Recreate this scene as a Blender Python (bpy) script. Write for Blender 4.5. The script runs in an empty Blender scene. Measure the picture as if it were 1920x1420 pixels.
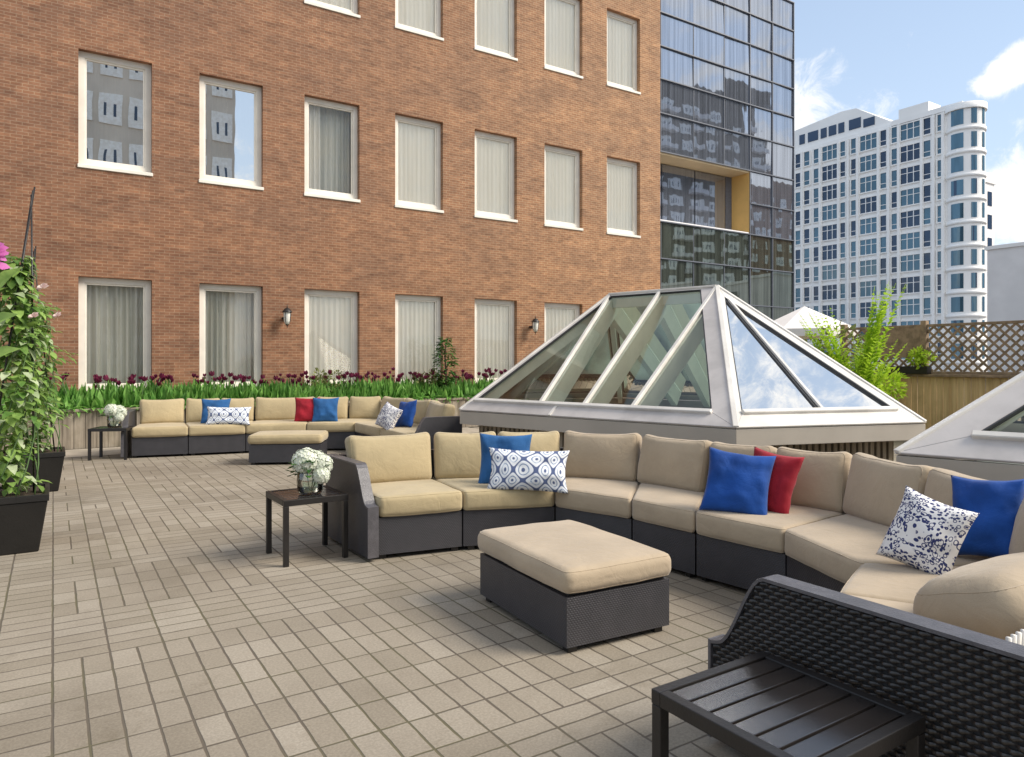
import bpy, bmesh, math, random
from mathutils import Vector, Matrix, noise
random.seed(7)
R = math.radians
sc = bpy.context.scene
C = sc.collection
YAW = R(32.711)                      # the brick wall and the paving run at this angle to the view
S_, C_ = math.sin(YAW), math.cos(YAW)
BX, BY = Vector((C_, S_, 0)), Vector((-S_, C_, 0))
MB_ = Matrix.Rotation(YAW, 4, 'Z')
def bw(x, y, z=0): return MB_ @ Vector((x, y, z))

# ------------------------------------------------------------------ objects
WM = {}
def tag(o, label=None, cat=None, group=None, kind=None):
    if label: o['label'] = label
    if cat: o['category'] = cat
    if group: o['group'] = group
    if kind: o['kind'] = kind
    return o
def thing(name, label, cat, loc=(0, 0, 0), rz=0, group=None):
    o = bpy.data.objects.new(name, None); C.objects.link(o)
    o.empty_display_size = 0.1
    o.location = loc; o.rotation_euler = (0, 0, rz)
    WM[o.name] = Matrix.Translation(Vector(loc)) @ Matrix.Rotation(rz, 4, 'Z')
    return tag(o, label, cat, group)
def copy_tree(o, parent=None):
    c = o.copy(); C.objects.link(c); c.parent = parent
    for ch in list(o.children): copy_tree(ch, c)
    return c

class MB:
    """collects geometry, then links it as ONE mesh object"""
    def __init__(s): s.v = []; s.f = []; s.m = []; s.uv = {}; s.sm = []
    def add(s, vs, fs, mi=0, smooth=False, uvs=None):
        b = len(s.v); s.v += [Vector(p) for p in vs]
        for k, f in enumerate(fs):
            if uvs: s.uv[len(s.f)] = uvs[k]
            s.f.append([b + i for i in f]); s.m.append(mi); s.sm.append(smooth)
        return s
    def box(s, c, d, rz=0, mi=0, M=None):
        x, y, z = d[0]/2, d[1]/2, d[2]/2
        Q = (M if M else Matrix.Translation(Vector(c)) @ Matrix.Rotation(rz, 4, 'Z'))
        vs = [Q @ Vector(p) for p in ((-x,-y,-z),(x,-y,-z),(x,y,-z),(-x,y,-z),(-x,-y,z),(x,-y,z),(x,y,z),(-x,y,z))]
        return s.add(vs, [(0,3,2,1),(4,5,6,7),(0,1,5,4),(1,2,6,5),(2,3,7,6),(3,0,4,7)], mi)
    def rng(s, x0, x1, y0, y1, z0, z1, mi=0):
        return s.box(((x0+x1)/2, (y0+y1)/2, (z0+z1)/2), (x1-x0, y1-y0, z1-z0), 0, mi)
    def prism(s, poly, z0, z1, mi=0, poly1=None):
        n = len(poly); t = poly1 or poly
        vs = [(p[0], p[1], z0) for p in poly] + [(p[0], p[1], z1) for p in t]
        fs = [tuple(range(n-1, -1, -1)), tuple(range(n, 2*n))]
        uvs = [[(p[0], p[1]) for p in reversed(poly)], [(p[0], p[1]) for p in t]]
        L = 0
        for i in range(n):
            j = (i+1) % n
            l = math.hypot(poly[j][0]-poly[i][0], poly[j][1]-poly[i][1])
            fs.append((i, j, n+j, n+i)); uvs.append([(L, z0), (L+l, z0), (L+l, z1), (L, z1)]); L += l
        return s.add(vs, fs, mi, False, uvs)
    def slab(s, pts, n, th, mi=0):
        """planar polygon pts thickened by th along n"""
        k = len(pts); n = Vector(n)
        vs = [Vector(p) for p in pts] + [Vector(p) + n*th for p in pts]
        fs = [tuple(range(k-1, -1, -1)), tuple(range(k, 2*k))] + [(i, (i+1) % k, k+(i+1) % k, k+i) for i in range(k)]
        return s.add(vs, fs, mi)
    def beam(s, p, q, w, h, up=(0, 0, 1), mi=0):
        p, q = Vector(p), Vector(q); d = (q-p); L = d.length; d.normalize()
        side = d.cross(Vector(up)).normalized(); u = side.cross(d).normalized()
        M = Matrix((( d.x, side.x, u.x, 0), (d.y, side.y, u.y, 0), (d.z, side.z, u.z, 0), (0,0,0,1)))
        return s.box(None, (L, w, h), 0, mi, Matrix.Translation((p+q)/2) @ M)
    def tube(s, pts, r, n=7, mi=0, r1=None, cap=True):
        pts = [Vector(p) for p in pts]; vs = []; fs = []
        k = len(pts)
        for i, p in enumerate(pts):
            d = (pts[min(i+1, k-1)] - pts[max(i-1, 0)]).normalized()
            a = d.cross(Vector((0.31, 0.17, 0.9) if abs(d.z) < .95 else (1, 0, 0))).normalized(); b = d.cross(a)
            rr = r if r1 is None else r + (r1-r)*i/(k-1)
            for j in range(n):
                t = 2*math.pi*j/n; vs.append(p + a*(rr*math.cos(t)) + b*(rr*math.sin(t)))
        for i in range(k-1):
            for j in range(n):
                fs.append((i*n+j, i*n+(j+1) % n, (i+1)*n+(j+1) % n, (i+1)*n+j))
        if cap: fs += [tuple(range(n-1, -1, -1)), tuple(range((k-1)*n, k*n))]
        return s.add(vs, fs, mi, True)
    def lathe(s, prof, c=(0, 0, 0), n=24, mi=0, closed=False):
        vs = []; fs = []; k = len(prof)
        for r, z in prof:
            for j in range(n):
                t = 2*math.pi*j/n; vs.append((c[0]+r*math.cos(t), c[1]+r*math.sin(t), c[2]+z))
        for i in range(k-1):
            for j in range(n):
                fs.append((i*n+j, i*n+(j+1) % n, (i+1)*n+(j+1) % n, (i+1)*n+j))
        if closed: fs += [tuple(range(n-1, -1, -1)), tuple(range((k-1)*n, k*n))]
        return s.add(vs, fs, mi, True)
    def leaf(s, p, d, nrm, L, W, mi=0, fold=.25, droop=.15):
        p = Vector(p); d = Vector(d).normalized(); sd = d.cross(Vector(nrm))
        if sd.length < 1e-4: sd = d.cross(Vector((.3, .5, .8)))
        sd.normalize(); n = sd.cross(d)
        q = lambda a, b, c: p + d*(a*L) + sd*(b*W) + n*(c*L)
        vs = [q(0,0,0), q(.35,.5,fold*.3), q(.75,.32,fold*.2-droop*.4), q(1,0,-droop), q(.75,-.32,fold*.2-droop*.4), q(.35,-.5,fold*.3), q(.45,0,0)]
        return s.add(vs, [(0,6,1),(1,6,2),(2,6,3),(3,6,4),(4,6,5),(5,6,0)], mi, True)
    def build(s, name, mats, parent=None, local=False, bevel=0, seg=2, subdiv=0):
        me = bpy.data.meshes.new(name)
        M = Matrix.Identity(4)
        if parent is not None:
            M = WM[parent.name]
        vs = s.v
        if parent is not None and not local:
            Mi = M.inverted(); vs = [Mi @ p for p in vs]
        me.from_pydata([tuple(p) for p in vs], [], s.f)
        mats = mats if isinstance(mats, (list, tuple)) else [mats]
        for m in mats: me.materials.append(m)
        me.polygons.foreach_set('material_index', s.m)
        me.polygons.foreach_set('use_smooth', s.sm)
        if s.uv:
            ul = me.uv_layers.new(name='UVMap')
            for fi, uv in s.uv.items():
                pl = me.polygons[fi]
                for a, li in enumerate(pl.loop_indices): ul.data[li].uv = uv[a]
        me.update()
        if bevel:
            bm = bmesh.new(); bm.from_mesh(me)
            bmesh.ops.remove_doubles(bm, verts=bm.verts, dist=1e-5)
            es = [e for e in bm.edges if len(e.link_faces) == 2 and e.calc_face_angle(0) > R(25)]
            bmesh.ops.bevel(bm, geom=es, offset=bevel, segments=seg, affect='EDGES', profile=.6, clamp_overlap=True)
            bm.to_mesh(me); bm.free(); me.update()
        o = bpy.data.objects.new(name, me); C.objects.link(o)
        if parent is not None:
            o.parent = parent; WM[o.name] = M
        else: WM[o.name] = Matrix.Identity(4)
        return o

# ------------------------------------------------------------------ materials
class NG:
    def __init__(s, nt): s.nt = nt; nt.nodes.clear()
    def n(s, t, ins=None, **props):
        nd = s.nt.nodes.new(t)
        for k, v in props.items(): setattr(nd, k, v)
        for k, v in (ins or {}).items():
            sk = nd.inputs[k]
            if isinstance(v, bpy.types.NodeSocket): s.nt.links.new(v, sk)
            else:
                if sk.type == 'RGBA' and len(v) == 3: v = (*v, 1)
                sk.default_value = v
        return nd
    def m(s, op, a, b=0.0, c=0.0):
        return s.n('ShaderNodeMath', {0: a, 1: b, 2: c}, operation=op).outputs[0]
    def mix(s, f, a, b, bt='MIX'):
        nd = s.n('ShaderNodeMix', None, data_type='RGBA', blend_type=bt, clamp_factor=True)
        for k, v in ((0, f), (6, a), (7, b)):
            if isinstance(v, bpy.types.NodeSocket): s.nt.links.new(v, nd.inputs[k])
            else: nd.inputs[k].default_value = v if k == 0 else (*v[:3], 1)
        return nd.outputs[2]
    def ramp(s, f, stops, interp='LINEAR'):
        nd = s.n('ShaderNodeValToRGB', {0: f}); cr = nd.color_ramp; cr.interpolation = interp
        while len(cr.elements) < len(stops): cr.elements.new(.5)
        for e, (p, c) in zip(cr.elements, stops):
            e.position = p; e.color = (*c, 1) if len(c) == 3 else c
        return nd.outputs[0]
    def sstep(s, x, a, b):
        nd = s.n('ShaderNodeMapRange', {0: x, 1: a, 2: b, 3: 0.0, 4: 1.0}, interpolation_type='SMOOTHSTEP'); return nd.outputs[0]
    def noise(s, vec, scale, detail=3, rough=.55, dist=0.0):
        ins = {'Scale': scale, 'Detail': detail, 'Roughness': rough, 'Distortion': dist}
        if vec is not None: ins['Vector'] = vec
        return s.n('ShaderNodeTexNoise', ins).outputs[0]
    def xyz(s, x, y, z=0.0): return s.n('ShaderNodeCombineXYZ', {0: x, 1: y, 2: z}).outputs[0]
    def sep(s, v): o = s.n('ShaderNodeSeparateXYZ', {0: v}).outputs; return o[0], o[1], o[2]
    def bump(s, h, strength=.5, dist=.01): return s.n('ShaderNodeBump', {'Height': h, 'Strength': strength, 'Distance': dist}).outputs[0]
    def coord(s, k='Object'): return s.n('ShaderNodeTexCoord').outputs[k]
    def out(s, sh): s.n('ShaderNodeOutputMaterial', {0: sh})
    def pbsdf(s, col, rough=.6, normal=None, **kw):
        ins = {'Base Color': col, 'Roughness': rough}
        if normal is not None: ins['Normal'] = normal
        ins.update({k.replace('_', ' '): v for k, v in kw.items()})
        sh = s.n('ShaderNodeBsdfPrincipled', ins); return sh.outputs[0]

def newmat(name):
    m = bpy.data.materials.new(name); m.use_nodes = True
    return m, NG(m.node_tree)
def plain(name, col, rough=.6, var=.12, scale=6, bump=0, bscale=60, metal=0, spec=.5):
    m, g = newmat(name); co = g.coord()
    nz = g.noise(co, scale, 4)
    c = g.mix(g.sstep(nz, .3, .7), [x*(1-var) for x in col], [min(1, x*(1+var)) for x in col])
    nrm = g.bump(g.noise(co, bscale, 4), bump, .01) if bump else None
    g.out(g.pbsdf(c, rough, nrm, Metallic=metal, Specular_IOR_Level=spec)); return m

def mat_brick():
    m, g = newmat('brick'); co = g.coord(); x, y, z = g.sep(co)
    v = g.xyz(g.m('ADD', x, y), z, 0.0)
    b = g.n('ShaderNodeTexBrick', {'Vector': v, 'Color1': (.180, .083, .046, 1), 'Color2': (.232, .114, .065, 1), 'Mortar': (.262, .175, .115, 1),
            'Scale': 1.0, 'Mortar Size': .0062, 'Mortar Smooth': .3, 'Bias': -.1, 'Brick Width': .165, 'Row Height': .054})
    # each brick its own tone, then weather stains
    row = g.m('FLOOR', g.m('DIVIDE', z, .054))
    sh = g.m('MULTIPLY', g.m('FLOORED_MODULO', row, 2.0), .5)
    bi = g.m('FLOOR', g.m('ADD', g.m('DIVIDE', g.m('ADD', x, y), .165), sh))
    wn = g.n('ShaderNodeTexWhiteNoise', {'Vector': g.xyz(bi, row)}, noise_dimensions='2D').outputs[0]
    c = g.mix(.75, b.outputs[0], g.ramp(wn, [(0, (.72,.70,.69)), (.10, (.88,.87,.86)), (.5, (1,1,1)), (.88, (1.06,1.05,1.04)), (1, (1.25,1.24,1.2))]), 'MULTIPLY')
    n1 = g.noise(g.xyz(g.m('MULTIPLY', g.m('ADD', x, y), .55), g.m('MULTIPLY', z, 1.5)), 1.1, 6, .62, .4)
    c = g.mix(g.sstep(n1, .36, .66), c, g.mix(1.0, c, (1.26, 1.22, 1.14), 'MULTIPLY'))
    n3 = g.noise(g.xyz(g.m('ADD', x, y), g.m('MULTIPLY', z, 1.8), 7.0), 4.5, 6, .7, .8)
    c = g.mix(g.sstep(n3, .38, .64), g.mix(1.0, c, (.88, .85, .83), 'MULTIPLY'), g.mix(1.0, c, (1.12, 1.10, 1.06), 'MULTIPLY'))
    n2 = g.noise(g.xyz(g.m('MULTIPLY', x, .9), g.m('MULTIPLY', z, 4.0), 3.1), 1.3, 6, .65, .6)
    c = g.mix(g.m('MULTIPLY', g.sstep(n2, .50, .70), .50), c, g.mix(1.0, c, (.60, .60, .62), 'MULTIPLY'))
    # paler towards the upper wall
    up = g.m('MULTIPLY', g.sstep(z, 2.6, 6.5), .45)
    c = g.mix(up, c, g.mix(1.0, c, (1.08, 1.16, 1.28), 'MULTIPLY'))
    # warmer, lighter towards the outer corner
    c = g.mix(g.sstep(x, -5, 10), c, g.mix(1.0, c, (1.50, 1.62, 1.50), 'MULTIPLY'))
    nrm = g.bump(b.outputs[1], -.8, .010)
    g.out(g.pbsdf(c, .88, nrm)); return m

def mat_paver():
    m, g = newmat('paving'); co = g.coord()
    wob = g.n('ShaderNodeTexNoise', {'Vector': co, 'Scale': 9.0, 'Detail': 2}).outputs[1]
    co2 = g.n('ShaderNodeVectorMath', {0: co, 1: g.n('ShaderNodeVectorMath', {0: wob, 1: (.007, .007, 0)}, operation='MULTIPLY').outputs[0]}, operation='ADD').outputs[0]
    x, y, z = g.sep(co2); cell = .233
    cx = g.m('FLOOR', g.m('DIVIDE', x, cell)); cy = g.m('FLOOR', g.m('DIVIDE', y, cell))
    nz = g.noise(g.xyz(g.m('MULTIPLY', cx, .23), g.m('MULTIPLY', cy, .45), 2.0), 1.0, 2)
    vv = g.m('GREATER_THAN', nz, .49)
    band = g.m('MULTIPLY', g.m('GREATER_THAN', cy, 10.5), g.m('LESS_THAN', cy, 16.5))
    vv = g.m('MAXIMUM', vv, band)
    hband = g.m('MULTIPLY', g.m('GREATER_THAN', cy, 16.5), g.m('LESS_THAN', cy, 19.5))
    vv = g.m('MULTIPLY', vv, g.m('SUBTRACT', 1.0, g.m('MULTIPLY', hband, g.m('LESS_THAN', cx, 6.5))))
    vv = g.m('MULTIPLY', vv, g.m('GREATER_THAN', x, 0.0))
    wx = g.m('SUBTRACT', cell, g.m('MULTIPLY', vv, cell/2)); wy = g.m('ADD', cell/2, g.m('MULTIPLY', vv, cell/2))
    mx = g.m('FLOORED_MODULO', x, wx); my = g.m('FLOORED_MODULO', y, wy)
    ex = g.m('MINIMUM', mx, g.m('SUBTRACT', wx, mx)); ey = g.m('MINIMUM', my, g.m('SUBTRACT', wy, my))
    # the long joints are opened and mossy, the cross joints thin
    e = g.m('MINIMUM', g.m('SUBTRACT', ex, .0008), g.m('SUBTRACT', ey, .0004))
    jn = g.m('MULTIPLY', g.noise(co, 5, 3), .006)
    mask = g.sstep(g.m('ADD', e, g.m('SUBTRACT', .003, jn)), .0022, .0062)
    idv = g.xyz(g.m('FLOOR', g.m('DIVIDE', x, wx)), g.m('FLOOR', g.m('DIVIDE', y, wy)), vv)
    wn = g.n('ShaderNodeTexWhiteNoise', {'Vector': idv}, noise_dimensions='3D').outputs[0]
    c = g.ramp(wn, [(0, (.262, .225, .172)), (.3, (.292, .252, .196)), (.7, (.310, .269, .211)), (1, (.345, .303, .243))])
    st = g.noise(co, .55, 5, .6); c = g.mix(g.sstep(st, .40, .66), c, g.mix(1.0, c, (.76, .75, .74), 'MULTIPLY'))
    st2 = g.noise(g.xyz(x, y, 5.0), 2.3, 6, .7, .5); c = g.mix(g.m('MULTIPLY', g.sstep(st2, .54, .70), .55), c, g.mix(1.0, c, (.72, .70, .66), 'MULTIPLY'))
    sp = g.noise(co, 90, 3, .7); c = g.mix(g.sstep(sp, .35, .7), g.mix(1.0, c, (.86, .85, .84), 'MULTIPLY'), g.mix(1.0, c, (1.1, 1.1, 1.1), 'MULTIPLY'))
    mid = g.noise(co, 7, 4, .6); c = g.mix(g.m('MULTIPLY', g.sstep(mid, .55, .75), .3), c, (.22, .18, .135))
    ms = g.sstep(g.noise(co, 1.3, 3), .45, .62)
    jc = g.mix(ms, (.116, .095, .072), (.118, .104, .062))
    c = g.mix(mask, jc, c)
    h = g.m('ADD', mask, g.m('MULTIPLY', sp, .12))
    g.out(g.pbsdf(c, .85, g.bump(h, .55, .006), Specular_IOR_Level=.3)); return m

def mat_wicker(name, col, p=.008, q=.0105):
    m, g = newmat(name); u, v, _ = g.sep(g.coord('UV'))
    row = g.m('FLOOR', g.m('DIVIDE', v, q))
    ph = g.m('MULTIPLY', row, math.pi)
    w = g.m('SINE', g.m('ADD', g.m('MULTIPLY', u, math.pi/p), ph))
    prof = g.m('SUBTRACT', 1.0, g.m('POWER', g.m('ABSOLUTE', g.m('SUBTRACT', g.m('MULTIPLY', g.m('FRACT', g.m('DIVIDE', v, q)), 2.0), 1.0)), 4.0))
    h = g.m('MULTIPLY', prof, g.m('ADD', .72, g.m('MULTIPLY', w, .28)))
    nz = g.noise(g.coord(), 9, 3)
    c = g.mix(h, [x*.55 for x in col], [x*1.12 for x in col])
    c = g.mix(g.sstep(nz, .35, .7), c, g.mix(1.0, c, (1.25, 1.22, 1.2), 'MULTIPLY'))
    g.out(g.pbsdf(c, .42, g.bump(h, .45, .004), Specular_IOR_Level=.6)); return m

def mat_fabric(name, col, var=.10, rough=.9, weave=420, sheen=.25, fade=None):
    m, g = newmat(name); co = g.coord()
    n1 = g.noise(co, 3.0, 4); n2 = g.noise(co, weave, 2)
    c = g.mix(g.sstep(n1, .3, .7), [x*(1-var) for x in col], [min(1, x*(1+var)) for x in col])
    c = g.mix(g.sstep(n2, .3, .7), g.mix(1.0, c, (.90, .90, .90), 'MULTIPLY'), c)
    h = g.m('ADD', g.m('MULTIPLY', n2, .10), g.m('ADD', g.noise(co, 9, 4, .6, 1.2), g.m('MULTIPLY', g.noise(co, 4, 2, .5, 2.0), .9)))
    g.out(g.pbsdf(c, rough, g.bump(h, .36, .014), Sheen_Weight=sheen, Specular_IOR_Level=.2)); return m

def mat_ogee():
    m, g = newmat('ogee_print'); u, v, _ = g.sep(g.coord('UV')); tau = 2*math.pi
    a = g.m('ADD', g.m('COSINE', g.m('MULTIPLY', u, tau*7)), g.m('COSINE', g.m('MULTIPLY', v, tau*6.4)))
    r1 = g.sstep(g.m('ABSOLUTE', g.m('SUBTRACT', a, .02)), .20, .32)           # lattice lines
    k = g.m('ABSOLUTE', a); r2 = g.sstep(g.m('ABSOLUTE', g.m('SUBTRACT', k, 1.25)), .10, .18)   # petals
    r3 = g.sstep(g.m('SUBTRACT', 1.93, k), .0, .07)
    nz = g.sstep(g.noise(g.xyz(u, v), 26, 2), .52, .60)
    ink = g.m('MINIMUM', g.m('MINIMUM', r1, g.m('MAXIMUM', r2, nz)), r3)
    c = g.mix(ink, (.10, .13, .24), (.74, .76, .78))
    c = g.mix(g.m('MULTIPLY', g.m('SUBTRACT', 1.0, r2), .55), c, (.30, .40, .56))
    g.out(g.pbsdf(c, .9, g.bump(g.noise(g.coord(), 12, 3), .2, .01), Specular_IOR_Level=.2)); return m
def mat_spots():
    m, g = newmat('spotted_print'); u, v, _ = g.sep(g.coord('UV')); co = g.xyz(u, v)
    vo = g.n('ShaderNodeTexVoronoi', {'Vector': co, 'Scale': 44.0, 'Randomness': .8}); d = vo.outputs[0]
    sz = g.noise(co, 5, 2)
    lim = g.m('MULTIPLY', sz, .85)
    ring = g.sstep(g.m('ABSOLUTE', g.m('SUBTRACT', d, lim)), .05, .09)
    v2 = g.n('ShaderNodeTexVoronoi', {'Vector': co, 'Scale': 62.0}).outputs[0]
    dot = g.sstep(v2, .33, .40)
    dot = g.m('MAXIMUM', dot, g.sstep(g.noise(co, 9, 2), .44, .38))
    c = g.mix(g.m('MINIMUM', ring, dot), (.035, .045, .14), (.78, .76, .74))
    g.out(g.pbsdf(c, .9, None, Specular_IOR_Level=.2)); return m

def mat_glass(name, tint=(.75, .82, .8), refl=.12, rough=.0, boost=1.0, wave=0):
    m, g = newmat(name)
    fr = g.n('ShaderNodeFresnel', {'IOR': 1.5}).outputs[0]
    f = g.m('MINIMUM', g.m('ADD', g.m('MULTIPLY', fr, boost), refl), .95)
    gi = {'Color': (1, .97, .92, 1), 'Roughness': rough}
    if wave:
        gi['Normal'] = g.bump(g.noise(g.coord(), wave, 2), .04, .05)
    gl = g.n('ShaderNodeBsdfGlossy', gi).outputs[0]
    tr = g.n('ShaderNodeBsdfTransparent', {'Color': (*tint, 1)}).outputs[0]
    g.out(g.n('ShaderNodeMixShader', {0: f, 1: tr, 2: gl}).outputs[0]); return m
def mat_tower(name, col, body, mixf, streak):
    m, g = newmat(name); x, y, z = g.sep(g.coord())
    w = g.noise(g.xyz(g.m('MULTIPLY', x, 5.0), g.m('MULTIPLY', z, .06)), 1.0, 3, .65)
    b = g.mix(g.sstep(w, .36, .66), [c*(1-streak) for c in body], [c*(1+streak) for c in body])
    nm = g.bump(g.noise(g.xyz(x, y, g.m('MULTIPLY', z, .5)), .5, 2), .022, .4)
    gc = g.mix(g.sstep(w, .34, .66), [c*(1-streak*.6) for c in col], col)
    gl = g.n('ShaderNodeBsdfGlossy', {'Color': gc, 'Roughness': .02, 'Normal': nm}).outputs[0]
    df = g.n('ShaderNodeBsdfDiffuse', {'Color': b}).outputs[0]
    g.out(g.n('ShaderNodeMixShader', {0: mixf, 1: df, 2: gl}).outputs[0]); return m
def mat_leaf(name, dark, light, scale=9, trans=.25):
    m, g = newmat(name); co = g.coord()
    n = g.noise(co, scale, 3, .7)
    rnd = g.n('ShaderNodeNewGeometry').outputs['Random Per Island']
    t = g.m('ADD', g.m('MULTIPLY', g.sstep(n, .3, .7), .45), g.m('MULTIPLY', rnd, .55))
    c = g.mix(t, dark, light)
    p = g.pbsdf(c, .5, None, Specular_IOR_Level=.35)
    tr = g.n('ShaderNodeBsdfTranslucent', {'Color': c}).outputs[0]
    g.out(g.n('ShaderNodeMixShader', {0: trans, 1: p, 2: tr}).outputs[0]); return m
def mat_planks(name, a, b, w=.12, axis='x', rough=.85):
    """vertical boards, each its own tone, with grain"""
    m, g = newmat(name); x, y, z = g.sep(g.coord())
    t = {'x': x, 'y': y}[axis]
    i = g.m('FLOOR', g.m('DIVIDE', t, w))
    wn = g.n('ShaderNodeTexWhiteNoise', {'W': i}, noise_dimensions='1D').outputs[0]
    gr = g.noise(g.xyz(g.m('MULTIPLY', t, 30.0), g.m('MULTIPLY', z, 1.6), wn), 1.0, 4, .65)
    c = g.mix(g.m('ADD', g.m('MULTIPLY', wn, .5), g.m('MULTIPLY', g.sstep(gr, .3, .7), .5)), a, b)
    ms = g.noise(g.coord(), 2.2, 4); c = g.mix(g.m('MULTIPLY', g.sstep(ms, .5, .7), .5), c, g.mix(1.0, c, (.6, .6, .52), 'MULTIPLY'))
    g.out(g.pbsdf(c, rough, g.bump(gr, .3, .006), Specular_IOR_Level=.25)); return m
def mat_curtain(name, a, b, w=.12):
    m, g = newmat(name); x, y, z = g.sep(g.coord())
    n = g.noise(g.xyz(g.m('MULTIPLY', x, 14.0), g.m('MULTIPLY', z, .15)), 1.0, 3, .6)
    c = g.mix(g.sstep(n, .3, .68), a, b)
    g.out(g.pbsdf(c, .95, None, Specular_IOR_Level=.1)); return m

M = {}
M['brick'] = mat_brick()
M['paver'] = mat_paver()
M['wicker'] = mat_wicker('dark_wicker', (.037, .036, .042))
M['wicker_solid'] = plain('wicker_core', (.012, .011, .011), .8)
M['strand'] = plain('wicker_strand', (.021, .017, .015), .33, .25, 14, spec=.6)
M['armcap'] = plain('wicker_cap', (.09, .085, .092), .36, .15, 20, .3, 150)
M['cushion'] = mat_fabric('beige_canvas', (.43, .34, .235), .08)
M['cushion_yellow'] = mat_fabric('sandy_canvas', (.455, .365, .215), .08)
M['blue'] = mat_fabric('cobalt_velvet', (.010, .062, .27), .3, .8, 300, .12)
M['teal'] = mat_fabric('denim_blue', (.025, .105, .27), .25, .85, 300, .1)
M['red'] = mat_fabric('crimson_velvet', (.30, .012, .024), .25, .8, 300, .12)
M['ogee'] = mat_ogee(); M['spots'] = mat_spots()
M['black'] = plain('black_metal', (.014, .012, .011), .42, .2, 5, .12, 90)
M['slat'] = plain('black_slat', (.020, .017, .016), .20, .25, 4, .03, 120, spec=1.0)
M['pot'] = plain('black_resin', (.009, .008, .007), .5, .25, 4, .15, 60)
M['soil'] = plain('soil', (.055, .035, .024), .95, .5, 30, .8, 40)
M['frame'] = plain('cream_frame', (.80, .75, .66), .5, .06, 3)
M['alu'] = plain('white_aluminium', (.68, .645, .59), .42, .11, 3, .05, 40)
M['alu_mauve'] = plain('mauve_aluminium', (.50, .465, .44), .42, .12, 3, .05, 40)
M['alu_dark'] = plain('dark_gasket', (.03, .03, .032), .5)
M['fascia'] = plain('fascia_metal', (.42, .375, .315), .5, .06, 2)
M['rafter'] = plain('cream_rafter', (.74, .71, .62), .55, .06, 3)
M['shaft'] = plain('shaft_paint', (.46, .48, .45), .8, .35, 1.5)
M['slatwood'] = mat_planks('slat_wood', (.20, .16, .11), (.34, .28, .21), .045)
M['pane'] = mat_glass('window_glass', (.985, .99, .975), .03, 0, .8, 1.2)
M['pane_hi'] = mat_glass('window_glass_coated', (.62, .64, .60), .74, 0, 1.0, .8)
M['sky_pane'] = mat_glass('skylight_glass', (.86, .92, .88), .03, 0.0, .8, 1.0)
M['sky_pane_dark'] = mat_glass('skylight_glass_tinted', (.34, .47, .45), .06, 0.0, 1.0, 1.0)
M['sky_pane_bright'] = mat_glass('skylight_glass_bright', (.45, .52, .55), .84, 0.0, 1.0, 1.0)  # same skylight glass, reflection strengthened so the right face looks sky-bright
M['vase'] = mat_glass('vase_glass', (.95, .98, .96), .07, 0.0, 1.0)
M['water'] = mat_glass('vase_water', (.86, .95, .91), .02, 0.0, .6)
M['curtain'] = mat_curtain('cream_curtain', (.90, .86, .77), (.985, .955, .88))
M['sheer'] = mat_curtain('grey_sheer', (.55, .55, .48), (.93, .91, .83))
M['dark'] = plain('dark_room', (.03, .03, .028), .9)
M['leaf'] = mat_leaf('climber_leaf', (.05, .15, .022), (.42, .60, .16), 6, .4)
M['leaf_pale'] = mat_leaf('pale_leaf', (.20, .28, .12), (.62, .68, .45), 6, .3)
M['tulip_leaf'] = mat_leaf('tulip_leaf', (.05, .19, .025), (.34, .62, .15), 8, .4)
M['dark_leaf'] = mat_leaf('dark_leaf', (.02, .075, .015), (.09, .24, .045), 8)
M['lime'] = mat_leaf('lime_leaf', (.34, .55, .02), (.68, .86, .10), 5, .45)
M['olive'] = mat_leaf('olive_leaf', (.10, .13, .03), (.34, .36, .13), 5)
M['tulip'] = mat_leaf('tulip_petal', (.085, .010, .028), (.27, .035, .10), 12, .3)
M['pink'] = mat_leaf('pink_petal', (.55, .10, .38), (.75, .25, .58), 12, .3)
M['blush'] = mat_leaf('blush_petal', (.65, .42, .40), (.82, .68, .62), 12, .3)
M['hydrangea'] = mat_leaf('hydrangea_petal', (.52, .58, .42), (.86, .86, .78), 20, .2)
M['bark'] = plain('bark', (.09, .062, .04), .9, .3, 20, .5, 60)
M['stem'] = plain('green_stem', (.07, .13, .035), .6, .2, 10)
M['fence'] = mat_planks('fence_boards', (.46, .31, .14), (.72, .53, .27), .115, 'y')
M['lattice'] = plain('lattice_wood', (.27, .19, .115), .85, .3, 8, .3, 40)
M['wallbed'] = mat_planks('weathered_boards', (.17, .14, .105), (.40, .34, .265), .16)
M['kerb'] = plain('pale_concrete', (.36, .31, .245), .85, .15, 3, .3, 30)
M['white'] = plain('white_render', (.94, .92, .89), .7, .04, .15)
M['white_trim'] = plain('white_trim', (.96, .94, .91), .6, .03, .2)
M['bluewin'] = mat_tower('blue_window', (.55, .74, .86), (.035, .095, .14), .16, .35)
M['bluewin2'] = mat_tower('dark_window', (.40, .5, .66), (.014, .024, .045), .14, .3)
M['tower'] = mat_tower('tower_glass', (.58, .62, .69), (.17, .185, .22), .60, .36)
M['tower_low'] = mat_tower('tower_glass_low', (.66, .70, .62), (.07, .08, .065), .55, .5)  # darker body paints in the low-rise reflected by the lower panes
M['mullion'] = plain('grey_mullion', (.13, .14, .165), .5)
M['orange'] = plain('ochre_panel', (.66, .41, .13), .6, .08, .6)
M['soffit'] = plain('soffit_panel', (.62, .46, .26), .6, .08, .6)
M['concrete'] = plain('grey_concrete', (.86, .83, .81), .8, .08, .3)
M['brown_bldg'] = plain('brown_stucco', (.70, .63, .54), .9, .12, .3)
M['tower_brown'] = plain('dark_stucco', (.13, .115, .095), .9, .2, .3)
M['white_win'] = plain('white_window', (.97, .94, .87), .5)
M['canvas'] = plain('white_canvas', (.82, .78, .74), .9, .04, 2)
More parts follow.
